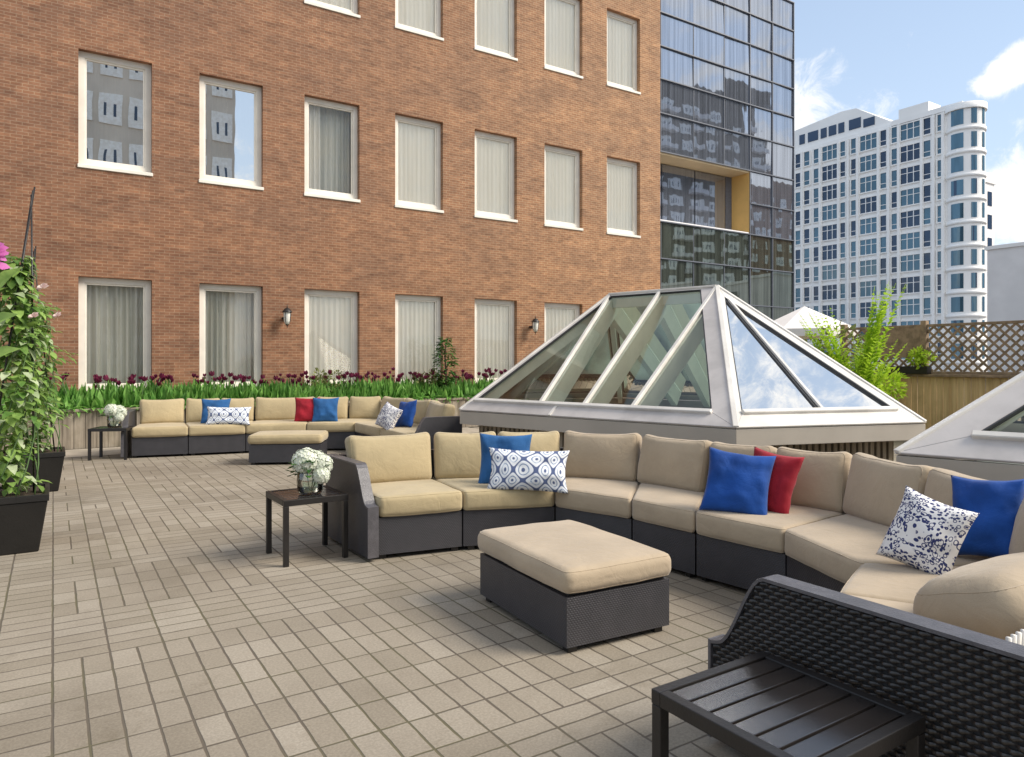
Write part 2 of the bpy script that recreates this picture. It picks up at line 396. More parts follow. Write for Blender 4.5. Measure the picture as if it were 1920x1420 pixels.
M['lamp_glass'] = plain('frosted_glass', (.80, .78, .70), .3)
M['ground'] = plain('city_ground', (.16, .15, .14), .9, .2, .1)

# ------------------------------------------------------------------ camera, light, sky
cam = bpy.data.objects.new('camera', bpy.data.cameras.new('camera')); C.objects.link(cam)
cam.location = (0, 0, 1.4); cam.rotation_euler = (R(90), 0, 0)
cam.data.sensor_width = 36; cam.data.lens = 36*1339/1920
cam.data.shift_y = -30/1920; cam.data.clip_start = .05; cam.data.clip_end = 4000
sc.camera = cam
SUN_EL = R(41); sd = Vector((1.0, -.14, 0)).normalized()*math.cos(SUN_EL); sd.z = math.sin(SUN_EL)
sl = bpy.data.lights.new('sun', 'SUN'); so = bpy.data.objects.new('sun', sl); C.objects.link(so)
sl.energy = 4.9; sl.angle = R(26); sl.color = (1, .92, .81)
so.rotation_euler = (-sd).to_track_quat('-Z', 'Y').to_euler(); so.location = sd*60
w = bpy.data.worlds.new('World'); sc.world = w; w.use_nodes = True
g = NG(w.node_tree)
sky = g.n('ShaderNodeTexSky', None, sky_type='NISHITA', sun_disc=False, sun_elevation=SUN_EL, sun_rotation=math.atan2(sd.x, sd.y), altitude=100, air_density=1.0, dust_density=.6, ozone_density=1.2)
gen = g.n('ShaderNodeTexCoord').outputs['Generated']
gx, gy, gz = g.sep(gen)
def blob(px, py, k, amp=1.0):
    d = Vector(((px-960)/1339, 1, (680-py)/1339)).normalized()
    dt = g.n('ShaderNodeVectorMath', {0: gen, 1: d}, operation='DOT_PRODUCT').outputs['Value']
    return g.m('MULTIPLY', g.m('EXPONENT', g.m('MULTIPLY', g.m('SUBTRACT', dt, 1.0), k)), amp)
cl = 0.0
for b in ((1845, 163, 9000, .50), (1872, 147, 9000, .55), (1900, 128, 8000, .58), (1932, 108, 7000, .6), (1915, 390, 700, .44), (1975, 330, 300, .25), (1500, 225, 700, .30), (1670, 215, 1600, .26), (1400, 250, 200, .25)):
    cl = g.m('ADD', cl, blob(*b))
# after the added blob, general broken cloud: projected on a flat layer so it thins upward
cl = g.m('ADD', cl, g.m('MULTIPLY', g.m('EXPONENT', g.m('MULTIPLY', g.m('SUBTRACT', g.n('ShaderNodeVectorMath', {0: gen, 1: Vector((.527, .407, .740)).normalized()}, operation='DOT_PRODUCT').outputs['Value'], 1.0), 14.0)), .30))  # unseen cloud added to brighten the reflection in the skylight glass
den = g.m('ADD', g.m('MAXIMUM', gz, 0.0), .12)
lay = g.xyz(g.m('DIVIDE', gx, den), g.m('DIVIDE', gy, den), 0.0)
n0 = g.noise(gen, 24, 8, .66, .5); nl = g.noise(lay, .55, 6, .58)
back = g.sstep(gy, .35, -.15)
cov = g.m('ADD', g.m('ADD', cl, g.m('MULTIPLY', g.m('SUBTRACT', n0, .5), 1.05)), g.m('MULTIPLY', g.sstep(nl, .40, .62), g.m('MULTIPLY', back, .55)))
cm = g.sstep(cov, .18, .52)
haze = g.m('ADD', .50, g.m('MULTIPLY', g.sstep(gz, .50, .02), .36))
c = g.mix(1.0, sky.outputs[0], (1.02, 1.10, 1.12), 'MULTIPLY')
c = g.mix(haze, c, (4.9, 5.9, 7.3))
c = g.mix(g.m('MULTIPLY', cm, .95), c, (7.6, 7.65, 7.7))
bg = g.n('ShaderNodeBackground', {'Color': c, 'Strength': .15})
g.n('ShaderNodeOutputWorld', {0: bg.outputs[0]})
sc.view_settings.view_transform = 'Standard'; sc.view_settings.look = 'None'
sc.view_settings.exposure = 0; sc.view_settings.gamma = 1

# ------------------------------------------------------------------ ground
def sheet(name, pts, z, mat, kind='structure'):
    b = MB(); b.add([(p[0], p[1], z) for p in pts], [tuple(range(len(pts)))])
    o = b.build(name, mat); o.rotation_euler.z = YAW; WM[o.name] = MB_
    return tag(o, kind=kind)
tag(sheet('ground', [(-3000, -3000), (3000, -3000), (3000, 3000), (-3000, 3000)], -.03, M['ground']), 'grey city ground beyond the terrace')
tag(sheet('patio_paving', [(-9, -6), (16, -6), (16, 13.4), (-9, 13.4)], 0, M['paver']), 'beige brick paving of the roof terrace')
tag(sheet('paving_border', [(-9, 12.35), (7.5, 12.35), (7.5, 13.45), (-9, 13.45)], .004, M['kerb']), 'plain pale strip in front of the planting bed')

# ------------------------------------------------------------------ brick building
WY = 14.4
COLS = [(.364, 1.503), (2.30, 3.453), (4.269, 5.43), (6.238, 7.40), (8.22, 9.39), (10.203, 11.39), (12.205, 13.369)]
ROWS = [(.88, 2.89), (4.815, 6.82), (8.70, 10.70)]
bld = thing('brick_building', 'red brick building with rows of tall cream framed windows', 'building', bw(6, WY, 0), YAW)
wins = [(c, r) for r in range(3) for c in range(7) if not (r == 2 and c < 2)]
b = MB()
xs = sorted({-9.0, 14.12} | {v for c in COLS for v in c}); zs = sorted({0.0, 13.0} | {v for r in ROWS for v in r})
hole = {(COLS[c][0], ROWS[r][0]) for c, r in wins}
L6 = lambda x, y, z: (x-6, y-WY, z)
for i in range(len(xs)-1):
    for j in range(len(zs)-1):
        if (xs[i], zs[j]) in hole: continue
        b.add([L6(xs[i], WY, zs[j]), L6(xs[i+1], WY, zs[j]), L6(xs[i+1], WY, zs[j+1]), L6(xs[i], WY, zs[j+1])], [(0, 1, 2, 3)])
D = .175
for c, r in wins:
    x0, x1 = COLS[c]; z0, z1 = ROWS[r]
    q = [L6(x0, WY, z0), L6(x1, WY, z0), L6(x1, WY, z1), L6(x0, WY, z1)]; k = [(p[0], p[1]+D+.15, p[2]) for p in q]
    for i in range(4):
        j = (i+1) % 4; b.add([q[i], k[i], k[j], q[j]], [(0, 1, 2, 3)])
# side and back walls, roof, inner floor slabs keep the rooms dark
for (p, q2) in (((14.12, WY), (14.12, 26)), ((14.12, 26), (-9, 26)), ((-9, 26), (-9, WY))):
    b.add([L6(*p, 0), L6(*q2, 0), L6(*q2, 13), L6(*p, 13)], [(0, 1, 2, 3)])
b.add([L6(-9, WY, 13), L6(14.12, WY, 13), L6(14.12, 26, 13), L6(-9, 26, 13)], [(0, 1, 2, 3)])
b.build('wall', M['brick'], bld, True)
for i, (c, r) in enumerate(wins):
    x0, x1 = COLS[c][0]-6, COLS[c][1]-6; z0, z1 = ROWS[r]
    fw, fd = .098, .07; y0 = D-.06
    b = MB()
    b.rng(x0, x0+fw, y0, y0+fd, z0, z1); b.rng(x1-fw, x1, y0, y0+fd, z0, z1)
    b.rng(x0+fw, x1-fw, y0, y0+fd, z1-fw, z1); b.rng(x0+fw, x1-fw, y0, y0+fd, z0, z0+fw+.02)
    # inner step of the frame
    b.rng(x0+fw, x0+fw+.03, y0+.02, y0+fd, z0+fw+.02, z1-fw); b.rng(x1-fw-.03, x1-fw, y0+.02, y0+fd, z0+fw+.02, z1-fw)
    b.rng(x0+fw+.03, x1-fw-.03, y0+.02, y0+fd, z1-fw-.03, z1-fw); b.rng(x0+fw+.03, x1-fw-.03, y0+.02, y0+fd, z0+fw+.02, z0+fw+.05)
    wf = b.build('window', M['frame'], bld, True, .004, 1)
    s = MB().rng(x0-.015, x1+.015, -.025, y0, z0-.05, z0+.012).build('sill', M['frame'], wf, True, .006, 1)
    hi = r == 1 and c in (0, 1)
    p = MB(); p.add([(x0+fw, y0+.045, z0+fw), (x1-fw, y0+.045, z0+fw), (x1-fw, y0+.045, z1-fw), (x0+fw, y0+.045, z1-fw)], [(0, 1, 2, 3)])
    p.build('pane', M['pane_hi'] if hi else M['pane'], wf, True)
    # pleated curtain
    def curtain(xa, xb, amp, pitch, mat, zt=0.0, yy=.16):
        q = MB(); n = max(4, int((xb-xa)/.012)); vs = []; ph = random.random()*6
        for k in range(n+1):
            x = xa+(xb-xa)*k/n
            y = y0+yy+amp*math.sin(2*math.pi*x/pitch+ph+.8*math.sin(x*3.1+ph))
            vs += [(x, y, z0+.01), (x, y, z1-.01-zt)]
        q.add(vs, [(2*k, 2*k+2, 2*k+3, 2*k+1) for k in range(n)], 0, True)
        q.build('curtain', mat, wf, True)
    if r == 0 and c == 0: curtain(x0+.02, x1-.02, .05, .16, M['sheer'], .08, .22)
    elif c == 1: curtain(x0+.02, x0+.55, .035, .1, M['sheer'], 0, .2); curtain(x0+.5 if r == 0 else x1-.42, x1-.03, .02, .1, M['curtain'], 0, .24)
    elif r == 1 and c == 0: curtain(x0+.02, x1-.02, .03, .13, M['sheer'], 0, .25)
    elif r == 1 and c == 2: curtain(x0+.02, x0+.42, .03, .1, M['curtain'], 0, .2); curtain(x0+.40, x1-.02, .03, .14, M['sheer'], 0, .3)
    else: curtain(x0+.02, x1-.02, .012 if r == 0 else .005, .11, M['curtain'], 0, .062)

# two wall lanterns
def lantern(x, z, label):
    o = bw(x, WY, z); t = thing('wall_lantern', label, 'wall light', o, YAW, 'lanterns on the brick wall')
    MB().lathe([(.001, -.02), (.055, -.02), (.06, 0), (.05, .02), (.001, .02)], (0, -.012, 0), 14).build('back_plate', M['black'], t, True)
    b = MB(); b.tube([(0, -.02, .0), (0, -.10, .05), (0, -.17, .14), (0, -.19, .20)], .012, 7)
    b.tube([(0, -.19, .20), (0, -.19, .27)], .010, 7, 0, .003)
    b.build('bracket', M['black'], t, True)
    MB().lathe([(.001, .20), (.045, .185), (.095, .12), (.10, .105), (.001, .105)], (0, -.19, 0), 12).build('cap', M['black'], t, True)
    MB().lathe([(.001, -.13), (.04, -.125), (.062, -.06), (.072, .105)], (0, -.19, 0), 12).build('lamp_glass', M['lamp_glass'], t, True)
    b = MB()
    for k in range(4):
        a = k*math.pi/2+.78; b.tube([(.078*math.cos(a), -.19+.078*math.sin(a), .108), (.066*math.cos(a), -.19+.066*math.sin(a), -.06), (.02*math.cos(a), -.19+.02*math.sin(a), -.15)], .006, 5)
    b.tube([(0, -.19, -.12), (0, -.19, -.20)], .014, 6, 0, .004)
    b.build('cage', M['black'], t, True)
lantern(3.87, 2.28, 'black wall lantern on the brick between the second and third lower windows')
lantern(9.80, 2.27, 'black wall lantern on the brick beside the skylight ridge')

# ------------------------------------------------------------------ planting bed and tulips
bed = thing('planting_bed', 'raised planting bed with weathered board front under the brick wall', 'planter', bw(2, 13.5, 0), YAW)
b = MB(); x = -9.0
while x < 12.0:
    wv = .155; b.rng(x-2, x-2+wv, .0+random.uniform(-.004, .004), .05, 0, .60); x += .16
b.build('board_front', M['wallbed'], bed, True, .004, 1)
MB().rng(-11, 10, -.03, .09, .602, .645).build('cap_rail', M['wallbed'], bed, True, .005, 1)
MB().rng(-11, 10, .09, .86, 0, .60).build('soil', M['soil'], bed, True)
b = MB()
for k in range(5200):
    x = random.uniform(-2.5, 11.0); y = random.uniform(13.62, 14.25)
    front = (14.25-y)/.63
    cl_ = noise.noise(Vector((x*1.6, y*2.5, 3)))
    if cl_ < -.22 and random.random() < .6: continue
    p = bw(x, y, .60); a = random.uniform(0, 6.283); tl = random.uniform(.12, 1.7)
    L = random.uniform(.24, .46)*(1.0+.35*cl_)*(1.0 if front < .8 else .75)
    d = Vector((math.cos(a)*tl, math.sin(a)*tl, 1))
    b.leaf(p, d, (math.cos(a), math.sin(a), .3), L, random.uniform(.08, .14), 0, .3, random.uniform(0, .6))
for k in range(500):
    x = random.uniform(-2.5, 11.0); p = bw(x, random.uniform(13.52, 13.66), .62); a = random.uniform(-1.2, 1.2)-math.pi/2+YAW
    b.leaf(p, (math.cos(a), math.sin(a), random.uniform(-.2, .9)), (0, 0, 1), random.uniform(.14, .25), random.uniform(.05, .08), 0, .3, .4)
tag(b.build('tulip_foliage', M['tulip_leaf']), 'dense green tulip leaves filling the raised bed', 'ground cover', None, 'stuff')
protos = []
for k in range(5):
    b = MB(); h = .0
    b.tube([(0, 0, -.40), (.006, .004, -.2), (0, 0, 0)], .006, 5, 1)
    for j in range(6):
        a = j*math.pi/3+k; r = .013+.010*(j % 2); op = .10+.06*k
        b.leaf((r*.4*math.cos(a), r*.4*math.sin(a), 0), (math.cos(a)*op, math.sin(a)*op, 1), (math.cos(a), math.sin(a), .2), .098, .060, 0, .5, -.12)
    me = b.build('tulip', [M['tulip'], M['stem']]); protos.append(me)
for i in range(300):
    x = random.uniform(-.6, 10.6); y = random.uniform(13.75, 14.3); z = 1.055+random.gauss(0, .055)
    for _ in range(3):
        if noise.noise(Vector((x*1.3, 0, 9))) > -.42: break
        x = random.uniform(-.6, 10.6)
    o = protos[i] if i < 5 else protos[i % 5].copy()
    if i >= 5: C.objects.link(o)
    o.location = bw(x, y, z); sc_ = random.uniform(.62, 1.08)
    o.scale = (sc_, sc_, sc_); o.rotation_euler = (random.uniform(-.35, .35), random.uniform(-.35, .35), random.uniform(0, 6.28))
    tag(o, 'dark purple tulip standing among the others in the raised bed', 'tulip', 'purple tulips along the brick wall')

def shrub(name, label, cat, base, r, h, n, L, W, mat, trunk=None, squash=1.0, z0=0, clumps=9, group=None):
    t = thing(name, label, cat, base, 0, group)
    b = MB(); cs = []
    for k in range(clumps):
        a = random.uniform(0, 6.28); q = random.uniform(.15, .8)
        cs.append((Vector((math.cos(a)*r*q, math.sin(a)*r*q, z0+h*random.uniform(.15, .9))), r*random.uniform(.3, .55)))
    for k in range(n):
        c, cr = random.choice(cs); v = Vector((random.gauss(0, 1), random.gauss(0, 1), random.gauss(0, 1))).normalized()
        p = c + v*cr*random.uniform(.5, 1.05); p.z = max(p.z, z0)
        b.leaf(p, v+Vector((0, 0, .3)), (random.gauss(0, 1), random.gauss(0, 1), 1), L*random.uniform(.7, 1.3), W*random.uniform(.7, 1.3), 0)
    b.build('foliage', mat, t, True)
    q = MB()
    for c, cr in cs[:6]: q.tube([(0, 0, 0), (c.x*.4, c.y*.4, c.z*.5), tuple(c)], .012, 5, 0, .004)
    q.build('stems', trunk or M['stem'], t, True)
    return t
shrub('small_shrub', 'pale green bushy plant in the bed in front of the third lower window', 'plant', bw(4.55, 14.05, .6), .3, .62, 420, .07, .035, M['olive'])
shrub('small_shrub', 'pale green loose plant in the bed left of the slim young tree', 'plant', bw(6.75, 13.95, .6), .32, .55, 420, .07, .035, M['olive'])
# slim young tree in the bed
sp_ = bw(7.12, 13.75, .6)
t = thing('young_tree', 'slim dark young tree standing in the tulip bed beside the skylight', 'tree', sp_)
MB().tube([(0, 0, 0), (.02, 0, .5), (-.01, .01, .95), (.02, 0, 1.3)], .028, 7, 0, .01).build('trunk', M['bark'], t, True)
b = MB()
for k in range(430):
    u = random.random(); z = .30+u*1.03; rr = .06+.15*math.sin(math.pi*min(1, u*1.05))*random.random()**.5
    if .30 < u < .42 and random.random() < .5: continue
    a = random.uniform(0, 6.28); p = (rr*math.cos(a), rr*math.sin(a), z)
    b.leaf(p, (math.cos(a), math.sin(a), random.uniform(-.4, .5)), (0, 0, 1), random.uniform(.09, .15), random.uniform(.05, .08), 0)
b.build('crown', M['dark_leaf'], t, True)

# ------------------------------------------------------------------ cushions
def axis(h, r, n):
    e = min(r, h*.9); s = [-h, -h+e*.12, -h+e*.35, -h+e*.7, -h+e]
    inner = [-h+e+(2*h-2*e)*k/n for k in range(1, n)]
    return s+inner+[-v for v in reversed(s)]
DEF = [None]
def deform(p):
    hx, hy, hz, crown, ears, seed, wr = DEF[0]
    p = p.copy(); u, v, w_ = p.x/hx, p.y/hy, p.z/hz
    fx, fy, fz = max(0, 1-u*u), max(0, 1-v*v), max(0, 1-w_*w_)
    p.x += crown[0]*u*fy*fz; p.y += crown[1]*v*fx**.7*fz**.7; p.z += crown[2]*w_*fx**.7*fy**.7
    if ears: p.z += ears*(abs(u)**5)*max(0, w_)**3; p.x += ears*.5*u**5*max(0, w_)**3
    s_ = Vector((seed*3.7, seed*1.3, seed*.7))
    return p + noise.noise_vector(p*4.5+s_)*wr + noise.noise_vector(p*13+s_)*wr*.35
def soft(hx, hy, hz, r, n=(6, 6, 3), crown=(0, 0, 0), ears=0.0, seed=0, wr=.004):
    ax, ay, az = axis(hx, r, n[0]), axis(hy, r, n[1]), axis(hz, r, n[2])
    nx, ny, nz = len(ax), len(ay), len(az); idx = {}; vs = []; fs = []
    def V(i, j, k):
        if (i, j, k) in idx: return idx[(i, j, k)]
        p = Vector((ax[i], ay[j], az[k]))
        q = Vector((max(-hx+r, min(hx-r, p.x)), max(-hy+r, min(hy-r, p.y)), max(-hz+r, min(hz-r, p.z))))
        d = p-q
        if d.length > 1e-9: p = q + d.normalized()*r
        u, v, w_ = p.x/hx, p.y/hy, p.z/hz
        fx, fy, fz = max(0, 1-u*u), max(0, 1-v*v), max(0, 1-w_*w_)
        DEF[0] = (hx, hy, hz, crown, ears, seed, wr)
        p.x += crown[0]*u*fy*fz; p.y += crown[1]*v*fx**.7*fz**.7; p.z += crown[2]*w_*fx**.7*fy**.7
        if ears: p.z += ears*(abs(u)**5)*max(0, w_)**3; p.x += ears*.5*u**5*max(0, w_)**3
        s_ = Vector((seed*3.7, seed*1.3, seed*.7))
        p += noise.noise_vector(p*4.5+s_)*wr + noise.noise_vector(p*13+s_)*wr*.35
        vs.append(p); idx[(i, j, k)] = len(vs)-1; return len(vs)-1
    def face(fn, na, nb, flip):
        for a in range(na-1):
            for b_ in range(nb-1):
                q = (fn(a, b_), fn(a+1, b_), fn(a+1, b_+1), fn(a, b_+1)); fs.append(q[::-1] if flip else q)
    face(lambda a, b_: V(a, b_, 0), nx, ny, True); face(lambda a, b_: V(a, b_, nz-1), nx, ny, False)
    face(lambda a, b_: V(a, 0, b_), nx, nz, False); face(lambda a, b_: V(a, ny-1, b_), nx, nz, True)
    face(lambda a, b_: V(0, a, b_), ny, nz, True); face(lambda a, b_: V(nx-1, a, b_), ny, nz, False)
    return vs, fs
def piping(b, hx, hy, hz, r, top, fn, rad=.0030):
    """welt cord round a cushion edge; top: the z side (+1/-1) or 'f' for the front face"""
    e = r*.30; pts = []
    A, B_2 = (hx, hy) if top != 'f' else (hx, hz)
    n = 10
    def arc(cx_, cy_, a0):
        return [(cx_+(r-e)*math.cos(a0+math.pi/2*k/4), cy_+(r-e)*math.sin(a0+math.pi/2*k/4)) for k in range(5)]
    ring = []
    cs = [(A-r, B_2-r, 0), (-A+r, B_2-r, math.pi/2), (-A+r, -B_2+r, math.pi), (A-r, -B_2+r, 1.5*math.pi)]
    for i, (cx_, cy_, a0) in enumerate(cs):
        ar = arc(cx_, cy_, a0); ring += ar
        nx_ = arc(*cs[(i+1) % 4])[0]
        ring += [(ar[-1][0]+(nx_[0]-ar[-1][0])*k/n, ar[-1][1]+(nx_[1]-ar[-1][1])*k/n) for k in range(1, n)]
    ring.append(ring[0])
    for a, c_ in ring:
        pts.append(fn(Vector((a, c_, top*(hz-e))) if top != 'f' else Vector((a, -hy+e, c_))))
    b.tube(pts, rad, 5, 0, None, False)
SEED = [0]
def seat_cushion(parent, f0, f1, b1, b0, z0, z1, mat):
    """soft slab over the quad f0 f1 (front) b1 b0 (back)"""
    f0, f1, b0, b1 = [Vector((p[0], p[1], 0)) for p in (f0, f1, b0, b1)]
    hx = ((f1-f0).length+(b1-b0).length)/4; hy = ((b0-f0).length+(b1-f1).length)/4; hz = (z1-z0)/2
    SEED[0] += 1
    vs, fs = soft(hx, hy, hz, .036, (7, 6, 3), (.0, .014, .012), 0, SEED[0])
    def mp(p):
        u, v = (p.x/hx+1)/2, (p.y/hy+1)/2
        q = (f0*(1-u)+f1*u)*(1-v) + (b0*(1-u)+b1*u)*v; q.z = (z0+z1)/2+p.z; return q
    b = MB().add([mp(p) for p in vs], fs, 0, True)
    for tp in (1, -1): piping(b, hx, hy, hz, .036, tp, lambda p: mp(deform(p)))
    b.build('seat_cushion', mat, parent)
def back_cushion(parent, p0, p1, zb, h, th, tilt, mat, out, slump=0.0, r=.05):
    """upright soft cushion, its back foot on the line p0-p1, leaning towards out"""
    p0, p1 = Vector((p0[0], p0[1], 0)), Vector((p1[0], p1[1], 0)); d = (p1-p0); L = d.length; d.normalize()
    SEED[0] += 1
    vs, fs = soft(L/2-.004, th/2, h/2, r, (8, 2, 6), (.0, .045, .0), (.016 if r < .1 else 0), SEED[0], .007)
    o_ = Vector((out[0], out[1], 0)); o_ = (o_-d*o_.dot(d)).normalized()
    zv = Vector((0, 0, 1))*math.cos(tilt)+o_*math.sin(tilt); yv = o_*math.cos(tilt)-Vector((0, 0, 1))*math.sin(tilt)
    c = (p0+p1)/2 + Vector((0, 0, zb)) + zv*(h/2)
    mp = lambda p: c + d*p.x + yv*p.y + zv*(p.z - slump*max(0, 1-(p.x/(L/2))**2)*max(0, p.z/(h/2)))
    b = MB().add([mp(p) for p in vs], fs, 0, True)
    piping(b, L/2-.004, th/2, h/2, r, 'f', lambda p: mp(deform(p)))
    b.build('back_cushion', mat, parent)

def arm_profile(L, lo=.375, hi=.66):
    pr = [(0, .03), (0, lo), (.03, lo+.008)]
    for k in range(1, 11):
        t = k/10; s_ = t*t*(3-2*t); pr.append((.03+.20*t, lo+.008+(hi-lo-.008)*s_))
    pr += [(L*.6, hi), (L, hi), (L, .03)]
    return pr
def sofa_arm(parent, p0, dirv, out, L, woven=False, th=.075):
    """p0 front foot, dirv front-to-back, out pointing away from the seat"""
    d = Vector((dirv[0], dirv[1], 0)).normalized(); n = Vector((out[0], out[1], 0)); n = (n-d*n.dot(d)).normalized()
    p0 = Vector((p0[0], p0[1], 0)); pr = arm_profile(L); k = len(pr)
    P = lambda s_, z, o_: p0+d*s_+n*o_+Vector((0, 0, z))
    b = MB()
    ins = .012 if woven else 0
    vs = [P(s_, z, ins) for s_, z in pr]+[P(s_, z, th-ins) for s_, z in pr]
    fs = [tuple(range(k)), tuple(range(2*k-1, k-1, -1))]; uvs = [[pr[i] for i in range(k)], [pr[i] for i in range(k-1, -1, -1)]]
    Lc = 0
    for i in range(k):
        j = (i+1) % k; l = math.hypot(pr[j][0]-pr[i][0], pr[j][1]-pr[i][1])
        fs.append((i, k+i, k+j, j)); uvs.append([(0, Lc), (th, Lc), (th, Lc+l), (0, Lc+l)]); Lc += l
    b.add(vs, fs, 0, False, uvs)
    a = b.build('arm', M['wicker_solid'] if woven else M['wicker'], parent)
    c = MB()
    top = pr[1:-1]
    for (s0, z0), (s1, z1) in zip(top[:-1], top[1:]):
        c.beam(P(s0, z0+.004, th/2), P(s1, z1+.004, th/2), th+.006, .011, (0, 0, 1) if abs(s1-s0) > 1e-3 else d)
    c.beam(P(-.004, .03, th/2), P(-.004, pr[1][1]+.012, th/2), th+.006, .012, d)
    c.build('arm_cap', M['armcap'], a)
    if woven:
        wv = MB(); ps, pz = .0205, .0175
        def topz(s_):
            for (s0, z0), (s1, z1) in zip(pr[1:-2], pr[2:-1]):
                if s0 <= s_ <= s1: return z0+(z1-z0)*(s_-s0)/max(1e-6, s1-s0)
            return pr[1][1]
        for side in (th-.006, .006):
            sg = 1 if side > th/2 else -1
            row = 0; z = .05
            while z < .655:
                vs = []; st = ps/4; s_ = .012; run = []
                def flush(run):
                    if len(run) < 3: return
                    vv = []
                    for q in run:
                        o_ = side+sg*.0065*math.sin(math.pi*q/ps+row*math.pi)
                        vv += [P(q, z-.0066, o_-sg*.003), P(q, z, o_+sg*.0022), P(q, z+.0066, o_-sg*.003)]
                    ff = []
                    for k2 in range(len(run)-1):
                        ff += [(3*k2, 3*k2+3, 3*k2+4, 3*k2+1), (3*k2+1, 3*k2+4, 3*k2+5, 3*k2+2)]
                    wv.add(vv, ff, 0, True)
                while s_ < L-.01:
                    if z+.008 < topz(s_): run.append(s_)
                    elif run: flush(run); run = []
                    s_ += st
                flush(run); z += pz; row += 1
        wv.build('weave', M['strand'], a)
    return a

def sofa(name, label, F, B, loc, thick, splits, arms, matf, group):
    """F/B: front and outer back corner points of the sections"""
    t = thing(name, label, 'sofa', loc, 0, group)
    n = len(F)-1; V2 = lambda p: Vector((p[0], p[1], 0))
    for i in range(n):
        f0, f1, b0, b1 = V2(F[i]), V2(F[i+1]), V2(B[i]), V2(B[i+1])
        e = (f1-f0).normalized()*.006
        k0, k1 = f0.lerp(b0, .03)+e, f1.lerp(b1, .03)-e
        m0, m1 = f0.lerp(b0, .985)+e, f1.lerp(b1, .985)-e
        base = MB().prism([k0, k1, m1, m0], .035, .298)
        bo = base.build('base', M['wicker'], t)
        for q in (k0.lerp(m1, .06), k1.lerp(m0, .06)): MB().box((q.x, q.y, .0185), (.05, .05, .037), .3).build('foot', M['black'], bo)
        # upright back panel
        r0, r1 = f0.lerp(b0, .90)+e, f1.lerp(b1, .90)-e
        MB().prism([r0, r1, m1, m0], .299, .665).build('back_panel', M['wicker'], t)
        g0, g1 = f0+e*.3, f1-e*.3
        h0, h1 = f0.lerp(b0, .86), f1.lerp(b1, .86)
        seat_cushion(t, g0, g1, h1, h0, .300, .450, matf(i))
        out = ((b0+b1)/2-(f0+f1)/2).normalized()
        k = splits[i]
        for j in range(k):
            u0, u1 = j/k, (j+1)/k
            q0, q1 = f0.lerp(b0, thick), f1.lerp(b1, thick)
            a0, a1 = q0.lerp(q1, u0), q0.lerp(q1, u1); dd = (a1-a0).normalized()*.008
            if matf(i) is None: continue
            back_cushion(t, a0+dd, a1-dd, .425, .40, .17, R(13), matf(i), out, .012)
    for (p, d, o_, L, wv) in arms: sofa_arm(t, p, d, o_, L, wv)
    return t

F1 = [(-.935, 5.035), (-.355, 5.28), (.325, 5.43), (.836, 4.99), (1.17, 4.56), (1.55, 4.08), (1.66, 3.40), (1.34, 2.95), (.83, 2.66)]
B1 = [(-1.40, 5.74), (-.76, 6.08), (.45, 6.20), (1.09, 5.98), (1.52, 5.45), (2.36, 4.72), (2.66, 3.30), (2.30, 2.46), (1.45, 1.70)]
mf1 = lambda i: M['cushion_yellow'] if i < 2 else M['cushion']
sofa1 = sofa('sectional_sofa', 'large curved dark wicker sofa with beige cushions around the near ottoman', F1, B1, (.6, 5.2, 0), .74,
             [1, 2, 1, 1, 2, 2, 2, 0],
             [((-.945, 5.03), (-.46, .67), (-1, -.4), .84, False), ((.79, 2.655), (.545, -.84), (-.84, -.545), 1.10, True)], mf1, 'curved wicker sofas')
# the loose back cushion of the end section and white bars standing in for light through the wicker
back_cushion(sofa1, (1.40, 2.58), (2.18, 3.04), .475, .42, .20, R(72), M['cushion'], (.53, -.85), 0, .11)
b = MB()
for k in range(9):
    q = Vector((1.385, 2.02, 0)) + Vector((.80, .55, 0))*(k*.034); b.tube([q+Vector((0, 0, .30)), q+Vector((.01, -.015, .628))], .008, 6)
b.build('wicker_light_bars', M['alu'], sofa1)

F2 = [(-5.55, 10.40), (-4.83, 10.66), (-4.10, 10.98), (-3.25, 11.28), (-2.50, 11.32), (-1.93, 10.42), (-1.42, 9.55)]
B2 = [(-5.85, 11.25), (-5.30, 11.55), (-4.25, 11.90), (-3.30, 12.15), (-2.15, 12.35), (-1.10, 11.00), (-.80, 9.85)]
sofa2 = sofa('sectional_sofa', 'far curved dark wicker sofa with beige cushions in front of the tulip bed', F2, B2, (-3.5, 11.2, 0), .80,
             [1, 2, 1, 2, 2, 1], [((-5.60, 10.38), (-.30, .85), (-1, -.3), .90, False), ((-1.38, 9.49), (.80, .38), (.4, -.9), .74, False)], lambda i: M['cushion_yellow'], 'curved wicker sofas')

def ottoman(label, loc, rz, w_, d_, mat):
    t = thing('ottoman', label, 'ottoman', loc, rz, 'wicker ottomans')
    x, y = w_/2-.012, d_/2-.012
    MB().prism([(-x, -y), (x, -y), (x, y), (-x, y)], .035, .275).build('base', M['wicker'], t, True)
    for sx in (-1, 1):
        for sy in (-1, 1): MB().box((sx*(x-.05), sy*(y-.05), .018), (.05, .05, .036)).build('foot', M['black'], t, True)
    MB().prism([(-x+.02, -y+.02), (x-.02, -y+.02), (x-.02, y-.02), (-x+.02, y-.02)], .2755, .287).build('seat_rim', M['black'], t, True)
    SEED[0] += 1
    vs, fs = soft(w_/2+.008, d_/2+.008, .062, .046, (9, 8, 3), (.006, .006, .016), 0, SEED[0], .005)
    b = MB().add([p+Vector((0, 0, .349)) for p in vs], fs, 0, True)
    for tp in (1, -1): piping(b, w_/2+.008, d_/2+.008, .062, .046, tp, lambda p: deform(p)+Vector((0, 0, .349)))
    b.build('cushion', mat, t, True)
    return t
ottoman('square wicker ottoman with thick beige cushion inside the near sofa', (.315, 3.965, 0), R(29), .66, .95, M['cushion'])
